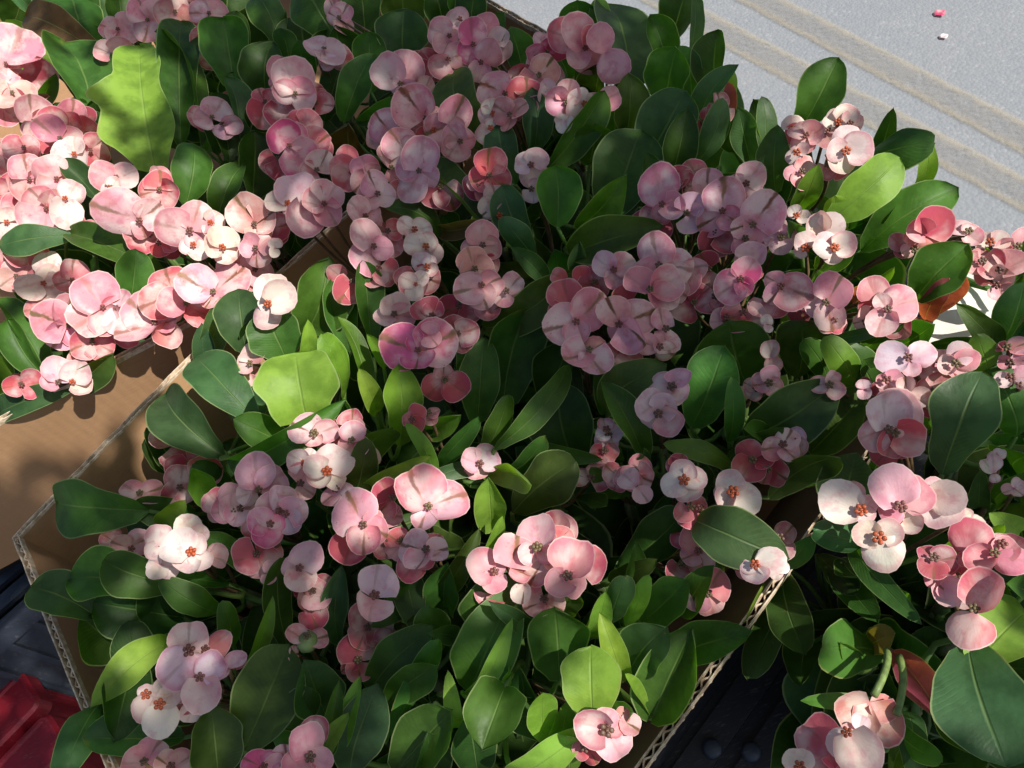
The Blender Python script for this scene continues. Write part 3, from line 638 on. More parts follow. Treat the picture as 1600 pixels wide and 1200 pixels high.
DATA = r'''
Z left
S sprig with big wavy yellow green leaf standing in full sun
L A 720 800 640 185 330 5.2 Y wavy=0.08 sq=2 roll=-8 cup=0.30 bow=0.06 hb=2
L A 430 545 300 190 280 4.2 g roll=15 wavy=0.3 hb=1; A 860 955 920 668 185 4.4 g roll=12 hb=1.5; A 1005 1020 1090 742 130 4.2 g roll=-25 hb=1.5
S sprig with one tall dark shaded leaf right of the big yellow green leaf
L A 840 700 830 32 190 4.9 d roll=-6 bow=0.04 hb=0.5; A 930 675 892 60 100 5.0 g roll=52 hb=1 ; A 1065 750 1000 430 150 4.2 d roll=20 ; A 1170 930 1200 610 210 3.6 d; A 1115 660 1090 345 110 4.6 b roll=30 rec=0.3
S sprig with a rounded mid green shaded leaf left of the small white blossom
L A 1090 430 1035 82 225 4.2 g roll=-10; A 1140 300 1110 50 120 3.6 g roll=40; A 1230 450 1230 195 190 3.2 d; A 1300 210 1200 -60 170 3.4 g
S sprig with brown tinged leaves in the top left corner
L A 485 255 105 60 175 3.8 n roll=10 bow=0.15; A 170 400 25 88 170 3.4 y roll=15 cup=0.3; A 190 420 160 220 130 3.0 Y; A 150 60 60 -40 90 3.2 b; A 150 300 100 120 90 2.6 d
S sprig of dark upright leaves at the top edge left of the pale pink blossom
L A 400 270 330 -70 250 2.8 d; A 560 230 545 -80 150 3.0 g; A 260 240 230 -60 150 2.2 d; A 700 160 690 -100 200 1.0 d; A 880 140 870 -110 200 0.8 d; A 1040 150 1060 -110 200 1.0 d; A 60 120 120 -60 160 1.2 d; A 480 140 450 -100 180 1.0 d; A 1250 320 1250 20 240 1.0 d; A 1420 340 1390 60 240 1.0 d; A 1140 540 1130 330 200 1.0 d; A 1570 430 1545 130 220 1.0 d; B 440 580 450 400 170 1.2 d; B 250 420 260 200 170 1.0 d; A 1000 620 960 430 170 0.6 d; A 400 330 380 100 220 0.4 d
S sprig whose shaded pink flowers open flat at the top left behind the yellow green leaf
F A 690 95 p 3.4 110:130,250:110,20:110; A 550 145 p 3.2 170:90,20:120,250:90; A 810 60 n 3.2 100:120,200:110,320:100; A 970 65 p 3.0 0:100,180:110:0.7; A 530 260 p 2.6 150:100,30:110; A 950 220 c 2.4 100:100,300:110; A 880 20 d 2.0 80:120,340:130
L A 640 220 600 90 120 1.4 d; A 1020 200 1000 40 120 1.4 d
S sprig with one large pale pink sunlit flower cut by the left edge
F A 20 300 p 4.4 70:230:0.95,230:150,330:140 ; A 50 430 n 3.8 190:130,0:130:0.6; A 10 480 p 3.2 90:110,280:120
L A 160 420 200 330 90 2.0 y; A 200 460 250 380 80 2.4 g
S crowded sunlit pink sprig whose petals carry green streaks near the left edge
F A 150 560 p 4.2 95:130:1.4,260:110,10:90 st=0.7; A 330 560 p 3.8 70:110,200:90 st=0.7; A 360 610 c 3.3 0:110,120:100,240:120; A 280 650 p 4.6 150:150:0.7,340:120 ; A 120 690 c 3.4 190:110,60:80,300:90; A 350 720 w 4.0 80:90,310:100,200:110 st=0.8; A 420 690 c 3.0 30:100,300:100
L A 300 590 330 520 90 2.4 g; A 440 640 450 500 130 2.2 d
S crowded sunlit pink sprig with layered petals below the green streaked one at left
F A 130 830 p 4.8 100:130:1.4,250:120,20:60 st=0.8; A 255 830 p 4.6 120:130,260:110,350:120; A 220 960 p 4.0 250:170:1.5,120:120,40:120; A 310 930 w 4.6 280:150:0.6,70:120:0.6; A 50 900 c 3.6 200:110,290:140,90:110; A 20 720 c 3.4 110:90,270:130; A 30 1030 w 3.4 250:100,100:80,330:90; A 130 930 c 3.0 230:140,330:150
L A 100 990 60 900 100 1.5 g; A 460 930 288 735 105 5.4 b roll=12; A 380 700 470 540 140 2.2 d
S sunlit pale pink flower with upward orange centre below the yellow green leaf
F A 640 1015 p 5.2 160:215:0.85,30:140:0.9,290:100:0.8 cr=0.0030; A 540 830 p 4.8 160:125:1.2,30:115:1.1,270:80 st=0.2; A 740 880 c 4.2 90:95:1.5,330:110,200:110; A 690 1090 c 3.4 200:130,330:100; A 440 1070 c 2.8 170:80,330:100; A 520 870 w 5.2 60:60,230:60
L A 560 1010 480 880 110 2.4 d
S sunlit sprig with a pale pink flower showing yellow stamens beside the cardboard side
F A 885 1070 p 5.4 165:175:0.95,75:155:0.95,300:120:0.8 cr=0.0034 ; A 965 1040 w 5.2 60:80,300:80; A 1020 1155 w 5.0 100:110,190:100,330:90 cr=0.003; A 900 1145 w 4.6 200:70,330:90; A 740 1120 c 3.6 280:80,10:100
L A 930 1150 1000 1020 100 2.6 g
S sprig with tan pink flower and cream buds between sun and shade
F A 1190 1040 n 4.8 125:170:1.0,25:130,290:100 st=0.9; A 1190 1150 p 4.4 150:90,40:90,260:100; A 1270 1150 w 4.8 90:60:1.0,270:50:1.0 cr=0; A 1110 1110 c 3.6 200:90,300:90; A 1260 1060 d 3.2 10:110,300:110
L A 1180 1120 1230 950 110 2.6 d; A 1250 1180 1330 1010 130 1.4 d
S sprig with brilliant magenta pink flower in the upper left shade
F A 1330 675 m 5.4 125:140:1.1,310:175:1.0,55:130:0.9 st=0.1; A 1440 690 c 4.2 40:120,330:120; A 1400 590 c 4.0 140:100,20:110; A 1280 740 d 3.6 220:100,300:120; A 1470 800 n 4.0 60:110,200:90
L A 1260 800 1290 640 120 2.4 d
S sprig with upright pink flower whose lower petals have pale rims above the magenta flower
F A 1365 440 p 5.2 105:190:0.8,165:110:0.9,330:115:0.9,30:110 st=0.1; A 1300 380 p 4.8 80:130:0.8,200:60; A 1225 480 c 3.6 110:80,250:130,20:80; A 1470 480 c 3.8 350:90,80:80; A 1290 500 n 3.6 250:80,30:80; A 1400 590 n 3.2 230:90,0:100
L A 1500 560 1590 260 140 3.6 d ; A 1280 600 1180 500 130 3.0 d roll=20
S sprig with one small pale pink blossom seen from the side against dark leaves near top
F A 1500 250 l 5.2 140:110:0.8,30:110:0.8,330:130:0.8 tilt=0,1.1 st=0; A 1480 300 l 4.6 60:80:0.6,20:80:0.8 cr=0
L A 1560 190 1375 -100 270 4.0 g roll=-12; A 1590 330 1560 120 160 3.6 d; A 1440 380 1400 250 120 2.6 d; A 1340 330 1300 130 110 3.0 b
S sprig with lilac petals half hidden behind a narrow dark leaf at upper left
F A 980 550 l 3.4 60:110,190:90 ; A 1030 570 l 3.2 20:100:0.8,280:80; A 1060 480 c 2.6 100:60,0:110
L A 1010 720 990 520 110 3.8 d roll=25; A 960 700 1010 590 90 2.0 g
S sunlit sprig with glaucous leaf lying along the left edge over the pink petals
L A 340 1085 -20 1135 140 4.8 b roll=12 bow=0.1 hb=3; A 320 1082 600 1145 130 4.6 g roll=-22 hb=3; A 720 1195 640 1125 130 3.4 Y; D 600 255 640 -15 165 4.8 g roll=15 hb=1.5
F A 120 1180 c 2.6 10:110,190:100; D 60 20 d 2.0 30:120,150:110
S sunlit sprig with creamy white four petalled flower near the left box wall
F D 480 240 p 3.4 120:195:0.9,220:190:0.85,300:150:0.8,20:100:0.6 st=0.35; D 330 110 c 2.0 90:110:1.3,200:90,10:90; D 430 395 c 2.0 200:110,330:110,270:80; D 550 250 l 3.0 70:110:0.5,270:130:0.5
L D 420 440 330 330 110 -0.6 d
S sunlit sprig with brown streaked pink flower left of the creamy white one
F D 310 320 p 2.9 150:180:0.95,75:170:0.9,240:140:0.9,300:120:0.5 st=0.9; D 195 130 w 2.4 195:130:0.6,60:110:0.6,350:110 st=0.5; D 80 90 n 1.6 100:90,210:100,330:100; D 220 60 w 1.8 100:100,320:80; D 230 240 c 1.4 200:110,300:120
L D 160 260 120 120 120 -0.4 g; D 230 575 -10 185 120 2.4 g roll=30 bow=0.12; D 235 585 40 290 120 2.6 g roll=-22 bow=0.1
S sunlit sprig with pink flower lying on the cardboard rim
F D 720 320 p 2.2 205:195:0.85,140:190:0.75,15:110:0.5 st=0.7; D 780 300 n 2.0 60:80:0.5,250:140:0.4 cr=0; D 600 350 c 1.0 150:90,240:90
L D 700 400 860 300 80 0.4 b roll=30; D 640 420 560 330 110 -1.4 g
S sunlit sprig with coral flowers streaked olive under the cream buds beside the centre box
F D 800 180 c 3.1 115:160:1.15,215:170:0.9,320:80 st=0.8; D 990 175 p 3.4 160:190:0.75,45:215:0.9,250:90:0.9 st=1; D 860 235 c 2.8 185:150:0.7,350:150:0.6; D 1170 70 p 2.4 90:100,330:110,240:110; D 1070 80 n 2.4 30:110,110:90
L D 760 240 700 120 120 0.0 d
S sprig with a sunlit red and yellow leaf low at the left edge
L D 0 650 -35 460 140 1.8 y; D 30 620 110 560 100 1.4 r roll=-10; D 0 745 195 625 120 1.4 b; D -20 560 60 440 130 0.8 d; D 120 700 60 600 100 0.4 g
F D 90 600 c 1.4 20:110,200:80
S sprig with a pale lilac petal poking out beside the cardboard rim at left
F D 265 590 l 1.4 95:140:0.7,200:80 ; D 330 590 w 1.0 80:110,350:100; D 420 490 c 0.4 330:100:0.5,150:110
L D 200 645 520 455 120 1.4 g roll=38 ; D 330 560 480 440 90 0.8 Y roll=25
Z centre
S sprig with a round bluish leaf near the top edge above the pale pink crowd
L B 300 300 300 48 250 4.2 b roll=-6; B 150 430 140 145 160 3.6 g; B 20 565 122 245 150 4.8 g pt=1 roll=-20; B 85 565 240 478 95 3.8 g; B 60 740 30 600 190 2.2 n
S group of dark leaf blades standing at the very top right of the pale blossom
L B 120 210 100 -70 190 2.8 d; B 300 130 290 -80 210 2.6 o; B 480 140 440 -70 180 2.8 d; B 600 190 610 -50 150 2.6 d; B 560 110 540 -60 110 3.0 g; B 700 260 730 90 120 2.4 b
F B 0 90 p 3.4 60:90,150:70,300:90; B -10 60 c 3.0 120:90,0:70
S shaded pink sprig with several pale flowers nearest the brown panel at top
F B 510 180 p 4.2 155:120:1.0,260:110,20:60; B 620 210 m 4.4 95:130:0.8,260:100 st=0.4; B 660 150 l 3.9 70:100,330:80; B 500 275 p 4.4 195:110:0.8,20:130:0.6; B 665 290 p 4.3 60:130:0.9,250:110:0.8 ; B 730 210 l 3.6 300:100,60:90; B 560 90 l 3.2 80:60,200:80; B 590 300 c 3.2 240:90,320:90; B 440 290 d 3.0 150:90,270:100
L B 850 330 803 145 145 4.4 b roll=10; B 700 330 720 230 100 2.0 d
S shaded sprig with two narrow lilac pink petals spread like wings
F B 290 385 l 4.9 130:165:0.65,65:170:0.6,200:70,320:130:0.4; B 390 420 n 4.0 60:70,340:70; B 360 330 d 3.2 90:100,0:90
L B 380 470 410 340 110 1.8 d
S shaded sprig with brown streaked flowers in a row left of the folded olive leaf
F B 400 550 p 4.9 130:190:0.95,20:90:0.5,240:100 st=1; B 520 580 p 5.0 60:150:1.0,200:150:0.8,340:80 st=1; B 560 650 p 5.0 10:80:1.2,120:110:1.1,230:110 st=0.3; B 440 600 w 4.9 330:130:0.8,100:80 st=0.8; B 240 620 p 4.7 125:130:1.3,300:110:1.2,30:110 st=1; B 180 620 w 4.6 80:90,230:80 st=0.6; B 430 660 c 4.0 60:100,150:90; B 330 590 c 4.0 10:130:0.4,200:90
L B 655 690 490 305 235 5.6 o roll=-14 bow=0.12 hb=1
S shaded sprig with a mottled lilac flower showing a dark round centre
F B 380 795 l 5.4 80:170:0.95,230:170:1.0,330:110:0.8,150:160:0.7 st=0.5; B 310 700 p 5.0 130:130,20:110 st=0.8; B 470 870 d 4.2 230:120:1.3,310:130; B 300 890 c 4.0 220:110,330:120; B 240 790 n 4.4 100:130:0.6,290:110:0.5
L B 260 930 180 810 110 1.8 d
S long olive leaf curling down beside the mottled lilac flower
L B 705 1090 438 650 120 5.4 o roll=48 bow=-0.10 hb=2.5 ; B 465 1095 258 928 95 5.0 o roll=42 bow=0.12; B 450 1050 605 1055 80 4.4 n roll=20; B 560 1090 490 1000 100 2.2 d
S shaded coral sprig with olive streak between curling leaves
F B 690 820 c 4.7 95:140:0.9,330:120:1.0,200:110:0.9,40:120 st=0.9; B 640 860 p 4.4 150:60,330:110:0.6; B 730 940 n 3.9 230:90,330:90,100:90; B 740 1000 w 3.6 20:90,180:80
L B 640 950 590 850 90 1.8 g
S shaded sprig with pink tan flowers packed beneath a wide triangular coral petal
F B 760 430 p 4.9 150:150:1.15,60:90,250:110 st=1; B 870 300 c 4.6 250:150:0.5,290:150:0.5 cr=0; B 930 360 n 4.8 130:80,50:120:1.2,240:150:0.9 st=1; B 800 540 n 4.8 30:110:1.0,145:120:1.0,270:90 st=0.6; B 710 530 w 4.7 100:80,210:80,320:60 st=0.6; B 690 600 w 4.4 230:90,60:60; B 860 480 c 4.0 80:130,0:90
L B 760 520 720 400 100 2 d; B 900 700 903 432 145 5.4 b roll=8; B 815 855 718 575 160 5.2 b roll=-14 bow=0.1
S shaded sprig with pale pink flowers left of the bright edged leaf
F B 1050 470 p 4.9 170:110:1.1,80:110:1.0,300:110 st=0.4; B 1130 480 w 4.8 150:90,350:110:1.0,240:110 st=0.8; B 1200 470 p 4.7 20:110:0.8,160:60 st=0.3; B 1050 560 w 4.8 290:70:1.3,160:60 cr=0; B 980 430 l 4.4 130:70,240:90
L B 1060 640 1020 520 120 1.8 d
S small pink sprig of thin edge on petals at the corner of the brown panel
F B 960 240 m 4.6 190:110:0.7,5:120:0.4,80:80:0.6 st=0; B 940 200 l 4.4 130:60:0.7,30:60:0.7; B 920 270 p 4.2 240:80,300:90
L B 960 330 1000 230 100 1.8 d; B 1060 370 1040 270 90 2.2 g
S tall pink flower with one broad lower petal set before the dark leaves near the road
F B 1130 222 p 5.6 112:175:0.65,68:120:0.6,305:155:1.05,240:110:0.9 st=0; B 1235 240 p 5.4 120:140:0.35,302:170:0.4 cr=0 st=0
L B 1185 440 1190 335 140 4.2 o; B 1200 420 1120 320 130 3.6 d
S tight bunch of tall dark leaves against the road at the top of the centre box
L B 1140 230 1100 5 190 4.0 d roll=-10; B 1350 430 1305 -80 260 4.4 b; B 1510 340 1438 65 135 4.8 g roll=18; B 1510 490 1565 210 210 5.0 g; B 1530 210 1610 -50 180 4.2 d; B 1240 260 1195 -10 110 3.8 y; C 45 275 75 -30 70 5.4 b roll=45; C 185 480 168 135 150 4.4 d; C 240 530 245 325 60 4.0 Y roll=20; C 180 640 250 400 70 3.8 r roll=40
S shaded leaf bunch in front of the tallest dark leaves
L B 1330 630 1350 368 170 5.0 o; B 1410 770 1595 420 280 5.2 b roll=-12; B 1540 810 1605 560 160 5.3 d; B 1270 650 1290 460 150 3.4 g; C 95 605 222 305 110 5.2 b roll=-28; C 70 770 217 505 120 5.4 b roll=22; C 60 480 20 220 120 4.4 g
F C 190 500 d 3.6 100:80,250:100; C 120 570 d 3.2 40:90,230:80
S largest broad green leaf in the shaded middle with a bright curled edge beside it
L B 1230 1020 1375 590 320 5.2 g roll=-10 cup=0.2 hb=1; B 950 800 1235 425 150 5.8 g roll=32 cup=0.4; B 1010 1050 1005 765 215 6.0 g roll=6 hb=3; B 1115 1045 1302 878 150 5.6 y roll=20 pt=1; B 1075 1180 1425 1050 190 5.9 o roll=-12 bow=0.12; B 1410 960 1440 720 110 4.8 d roll=30; B 1160 760 1190 560 200 4.6 g
S sprig with blue grey curling leaves in the middle beside the small lilac flower
L B 895 1160 755 855 165 5.2 b roll=-18 bow=0.1 ; B 905 1205 788 1060 120 5.4 b; E 960 135 860 5 95 5.0 b roll=15; E 1150 80 1110 -40 90 4.4 b; E 1000 130 1010 0 130 2.8 g
F B 890 770 l 4.8 170:90,50:100,290:110,110:80 cr=0.0026 st=0; B 900 880 l 4.0 270:70,60:70
# ------------------------------------------------ centre box, right top
S sprig with sharp pointed light green leaf rising against the road
L C 560 610 738 265 205 5.4 g pt=1 roll=-12 cup=0.35; C 365 650 340 452 120 4.0 d; C 335 750 290 525 130 4.8 b; C 400 760 425 472 95 5.0 b roll=28; C 450 890 452 600 145 5.4 b roll=-6; C 260 700 240 600 90 3 g
S sunlit white and pink sprig with an orange centre right under the pointed leaf
F C 770 700 w 6.0 165:100:0.9,20:135:1.0,250:110,90:130:0.7 cr=0.0034 st=0; C 740 570 w 5.6 40:110:1.0,150:80; C 790 590 p 5.5 60:90,0:60; C 600 640 n 5.4 120:110:0.9,20:90,240:100 st=0.4; C 520 600 w 5.2 100:70,30:80; C 560 710 w 5.2 210:70:0.7,40:60:0.7; C 680 620 n 5.0 60:60,300:80; C 560 810 c 4.6 170:80:1.1,30:110:0.9,270:90 st=0; C 700 770 c 4.6 250:80,20:110
L C 600 800 560 700 80 3.0 d
S large sunlit pale green paddle leaf at the right with dark leaves behind it
L C 690 1030 1030 745 215 6.0 Y roll=8 cup=0.22 bow=0.08 hb=3; C 860 770 1115 650 175 4.8 d bow=0.15; C 525 985 640 808 105 5.6 y roll=20; C 850 1160 1260 868 215 4.6 g roll=-10 bow=0.10; C 1080 910 1172 722 75 4.2 Y roll=25; C 800 1060 1000 905 140 4.0 d; C 860 1080 960 960 110 3.4 y; C 760 1100 720 960 110 4.6 Y; C 930 700 960 620 90 3.6 d
S sunlit creamy white flower at the right below the paddle leaf
F C 680 1070 w 5.8 115:110:1.1,40:110:1.1,250:90 cr=0 st=0.1; C 710 1150 w 6.0 20:110:1.0,165:110:1.1,90:80,270:80 cr=0.003 st=0.1; C 590 1150 w 5.5 100:90,200:60 cr=0.003; C 555 1010 w 5.4 115:70:0.7,340:70:0.7 cr=0.002
L C 560 1130 530 1045 90 6.2 b roll=15; F 640 95 795 -10 70 6.0 b roll=35; F 640 60 720 -20 110 3.6 d
S shaded mauve sprig with two boldly brown streaked petals at the right
F C 205 990 p 5.4 85:190:0.85,210:140:1.0,330:110:0.9 st=1; C 310 860 l 5.0 60:130:1.0,200:110:0.8,330:90:0.7 st=0.9; C 345 1035 p 5.6 60:185:1.0,190:110:0.9,250:130:0.8 st=1; C 130 900 p 4.8 95:140:0.7,220:110,340:100 st=0.8; C 180 1080 d 4.4 260:130:1.3,340:140; C 300 1120 p 5.0 270:100,0:120; C 90 830 d 4.0 120:110,260:120
L C 140 1010 60 900 110 2.0 d
S shaded pale pink flower edge on, left of the brown streaked mauve sprig
F B 1505 950 p 5.2 105:220:0.5,340:120:0.9,260:100:0.7 st=0.2; C 50 990 l 5.0 60:110,320:110; B 1450 1040 d 4.0 160:120,60:110,300:120; B 1550 880 c 4.0 60:110,170:100; C 20 870 d 3.8 120:120,40:100
L C 30 1080 0 960 120 1.6 d
S shaded lilac sprig with a two petalled flower low in the right middle
F F 290 120 m 5.2 205:150:1.0,60:125:1.0,300:90:0.8 st=0.3; F 330 40 l 4.9 60:110,150:80; C 470 1110 l 4.8 140:100,30:90,260:90; F 180 190 d 4.0 220:110,320:110; F 60 220 d 3.6 200:130,40:120; F 140 60 d 4.2 120:100,240:130
L F 210 260 160 150 120 1.6 d
S shaded pink flower with crimped left petals in the right middle
F F 480 135 p 5.4 150:95:0.9,235:110:0.8,345:165:0.95 st=0.7; F 400 210 c 4.4 240:110,340:130; F 300 270 c 4.2 200:120,330:120; F 560 230 d 3.8 300:90,40:90; F 230 300 p 4.0 280:80,180:90; F 410 320 w 5.0 90:50:1.1,270:45:1.1 cr=0
L F 570 310 640 55 75 5.2 y roll=38; F 520 320 520 240 80 4.4 Y roll=20; F 100 130 110 10 110 4.6 d roll=25
S half lit coral pink flower with a cupped petal right of the centre box
F F 690 215 p 5.5 55:165:0.95,280:150:0.55,200:60 st=0.8; F 660 180 l 5.2 260:130:0.4,80:80:0.4 cr=0; F 720 290 c 4.6 300:80,200:100
L F 830 190 985 82 60 5.6 y roll=25 pt=1; F 800 230 880 150 60 4.8 r; F 690 378 885 372 55 5.4 b roll=20; F 830 450 1008 345 85 5.2 g roll=30; F 1010 425 1165 325 140 5.0 g roll=-10
S half lit pink flower with a crescent petal below the dark green leaf at right
F F 960 245 p 5.5 255:145:0.6,120:85:0.7,15:165:1.0 st=0.4; F 860 300 n 4.6 60:80,200:60; F 1010 300 c 4.6 320:100,230:90
L F 1125 290 1335 85 90 5.0 r roll=30 pt=1; F 1150 310 1215 140 100 5.0 r roll=-20
S dark green leaf and large coral petal against the road at the right edge
L F 1100 195 1335 -50 230 6.2 g roll=-8 bow=0.12 hb=3
F C 1140 1090 c 5.8 70:160:1.1,150:110:0.8,330:90 st=0 cr=0; C 1080 1150 c 5.2 200:60,60:110
S cluster of pale pink petals lit through from behind beside the road at right
O dx=0.05
F C 1340 1090 p 5.2 140:120:0.9,60:70,300:80 st=0.3; C 1450 1130 w 5.2 10:90,150:80; C 1560 1140 p 5.2 30:120,200:110; C 1480 1190 p 4.8 230:110,350:110; F 1390 30 c 4.8 80:70,200:100,330:110; F 1500 70 n 4.8 20:120,150:90; F 1480 130 p 4.6 300:90,60:100
L F 1490 170 1580 40 80 5.2 g; F 1470 110 1460 20 60 5.2 Y roll=20; F 1560 190 1620 100 110 5.0 b
# ------------------------------------------------ centre box, middle
S sprig with the brightest lime leaf, square ended, at the left of the centre box
L D 1420 765 1360 445 350 7.0 Y sq=1 roll=-6 cup=0.35 bow=0.16 rec=0.2 wavy=0.5 hb=4.5; D 1330 485 1225 262 250 5.6 g roll=-10 bow=0.1 hb=2.5; D 1595 610 1500 365 130 6.0 y roll=30; D 1450 500 1430 400 90 5.0 Y; D 1330 865 1115 760 160 6.0 g bow=0.1; D 1055 912 1445 845 120 6.4 g roll=35 bow=0.16; D 1500 560 1560 470 110 3.5 d
S sprig with blue green paddle leaves dappled by shadow above the box corner
L D 1185 765 895 435 230 4.4 b roll=10 bow=0.12 hb=1.5; D 1045 935 715 615 230 4.0 b roll=-8 bow=0.12 hb=1; D 955 435 1010 298 120 3.0 b rec=0.4; D 1230 700 1010 560 200 3.2 b; D 805 1040 715 820 120 1.4 d; D 970 500 940 380 100 2.2 b
S broad sunlit green leaf behind a sunlit white flower in the left of the centre box
L D 1420 350 1525 55 260 4.8 g roll=10 hb=1; D 1140 450 1090 160 215 4.2 b roll=-10 hb=1; D 1180 420 1150 300 120 3.4 d
F D 1250 222 w 6.0 75:165:0.7,30:160:0.6,255:130:0.9,200:60 cr=0.0034 st=0; D 1170 500 n 3.4 80:110,200:80
S narrow upright curved leaves in the middle of the centre box
L E 150 395 125 25 140 5.6 g roll=25 bow=-0.08 ; E 50 440 0 85 160 4.0 g; E 165 725 88 265 80 5.4 y roll=42 bow=-0.08; E 170 725 125 560 90 5.6 Y roll=20; E 20 660 -15 400 65 5.4 y roll=50; E 205 510 148 385 80 4.8 Y roll=15; E 280 875 275 500 170 6.0 y roll=12 sq=0; E 5 1095 250 800 160 4.8 o roll=40 bow=-0.1; E 140 1075 295 1010 100 5.4 Y roll=10; E 120 560 60 440 150 2.6 d
S pink flower partly lit under the bright square leaf
F D 1460 830 p 5.2 155:140:1.1,20:120:0.6,270:70 cr=0.0032; E 70 870 p 5.0 100:110:0.9,330:90,230:90 st=0.2; E 60 790 c 4.8 90:90:1.4,330:80; E 110 920 c 4.4 330:100,240:80
L E 60 980 110 880 100 2.4 d
S white sprig with orange red centre and blushing rim left of the middle
F D 1510 1010 w 5.9 70:180:0.95,175:130:0.8,240:110:0.8,330:110:0.8 cr=0.0036 st=0.2; D 1410 960 w 5.4 150:90,60:80 ; D 1560 1090 p 5.0 320:100,230:90
L D 1600 1130 1700 950 140 5.4 o roll=30 bow=0.1; D 1450 1130 1390 1010 110 1.8 d
S shaded lilac sprig with beige streaked petals in the left part of the centre box
F D 1190 1090 l 5.2 105:180:0.75,45:160:0.6,200:110:0.7 st=1; D 1070 1180 l 4.9 90:140:0.8,200:110,330:100; D 1290 1180 l 5.2 80:140:0.9,190:120,330:130; G 1250 65 m 5.4 165:120:1.0,20:90:1.0,270:110 st=0; G 1330 10 l 5.2 30:110,150:110,300:110; G 1190 200 c 4.2 200:130,300:130,30:130; G 1100 -10 l 5.0 180:100,260:90,80:110; D 1380 1060 p 5.0 60:110,330:90
L D 1050 910 1070 1030 80 1.2 d; D 960 1160 895 995 120 4.2 y roll=10; D 1100 1100 980 1000 120 2 d
S dim coral sprig deep in shade inside the left wall of the centre box
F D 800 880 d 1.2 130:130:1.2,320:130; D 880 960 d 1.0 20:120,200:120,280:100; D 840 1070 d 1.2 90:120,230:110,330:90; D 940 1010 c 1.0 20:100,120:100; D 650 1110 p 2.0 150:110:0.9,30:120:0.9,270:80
L D 790 1000 700 880 120 0.6 d; D 900 1195 640 1165 150 2.4 d roll=-10
S large dark leaf lying along the left wall of the centre box
L D 690 1180 195 1160 260 3.4 g roll=-14 bow=0.12 hb=2; D 880 1120 800 1000 90 0.8 d; G 720 100 800 25 100 3.4 Y roll=10
S deep magenta coral double flower in the middle of the picture
F E 370 450 m 5.6 155:200:1.0,30:215:0.9,270:110:1.6,90:120:1.0 st=0.9; E 540 360 d 4.4 20:110,110:100,300:110; E 480 570 c 4.0 330:140:0.9,230:130:0.9,90:80; E 420 370 p 6.0 80:70,300:80,180:60 cr=0; E 260 280 p 4.6 100:110,200:100,0:110; E 430 290 d 4.4 80:90,150:120
L E 300 640 260 520 120 1.6 d; E 390 805 535 755 110 4.2 y roll=15
S small coral flower half hidden below the deep magenta one
F E 350 760 c 4.4 75:90:0.9,180:60,330:80:0.8 st=0; E 420 740 r 4.0 20:60,300:60
L E 300 1000 420 840 130 2.0 d; E 450 1045 372 818 70 5.4 y roll=25
S shaded sprig of cream and tan small flowers under the narrow leaf
F E 650 150 p 5.2 205:150:0.7,25:120:0.85,290:120:0.9,80:60 st=0.8; E 620 60 n 5.0 100:120:1.2,350:110,210:80 st=0.5; E 370 100 c 4.4 260:120:1.3,200:130,350:130; E 350 130 w 5.4 150:90:0.7,270:90:0.8,40:80:0.7 cr=0.0014; E 410 50 w 5.2 60:60,330:60,150:90; E 780 165 p 4.6 50:110:0.8,230:90; E 560 230 d 3.8 200:130,340:130; B 340 1065 w 5.0 150:90:0.8,10:100:0.8,260:80; B 395 1140 w 5.2 165:110:0.8,40:80,280:110; B 660 1140 n 4.8 90:130:1.1,200:110,340:100
L E 480 260 430 130 120 1.6 d
S shaded pale pink sprig beneath the middle left with coral petals behind
F B 110 1010 p 4.8 140:110:1.0,330:110,60:110; B 150 1140 p 5.4 120:160:1.0,350:110:0.8,250:160:1.0 st=0.2; B 180 900 p 5.2 110:120:1.0,210:110,350:90; B 130 820 p 5.0 110:120:1.0,20:90,220:110; B 60 800 c 4.4 160:120,240:110; A 1500 950 p 5.2 60:120,300:120:1.0,180:110; A 1400 950 l 5.4 110:180:0.85,270:190:0.7 st=0; A 1330 955 w 5.7 170:110:0.8,330:60,60:60 cr=0.0028; E 60 130 c 4.0 240:120,330:120; B 220 1080 c 4.2 20:90,280:130; E 180 60 c 4.2 320:110,240:110
L A 1450 1180 1400 1020 120 1.4 d; A 1370 1170 1300 1040 110 1.2 d
S shaded olive leaf bending over the dark gap in the middle
L E 670 335 1035 145 190 5.0 o roll=12 bow=0.14; E 760 700 865 235 270 3.6 d; E 950 660 1025 430 180 2.6 d; E 640 775 650 425 190 4.4 g roll=-10; E 580 690 642 325 70 4.8 g roll=45
S long bright leaf slanting up to the right in the centre
L E 720 895 1080 555 125 5.6 g roll=14 bow=0.04 hb=3.5; E 665 910 785 655 110 5.0 g roll=25; E 445 965 645 755 90 5.2 g roll=28 bow=0.1; E 735 1010 460 985 75 4.8 b roll=38; E 735 1015 950 865 90 5.0 g roll=38 bow=0.06; E 1100 980 1000 620 300 2.2 d rec=0.3; E 940 880 1090 955 70 4.0 g roll=30; E 600 700 690 600 100 2.0 d
S glossy lit leaf tip curling beside the long bright leaf
L E 665 1015 880 1065 115 5.9 Y roll=25 bow=-0.1; E 705 1270 690 1070 150 6.0 Y roll=-5 ; E 800 1190 1065 965 240 5.0 o roll=-10 hb=2; H 640 215 752 50 65 5.0 Y roll=25; E 1100 1120 1245 1165 75 3.8 o; E 950 1090 900 960 150 2.6 d
F E 640 960 l 3.2 165:110:1.0,25:120:1.0,270:90; E 1250 830 l 3.0 130:70,30:70,250:90; E 1160 1040 d 2.6 150:110,20:110
S dim pink sprig with a thin curved petal in the dark gap right of centre
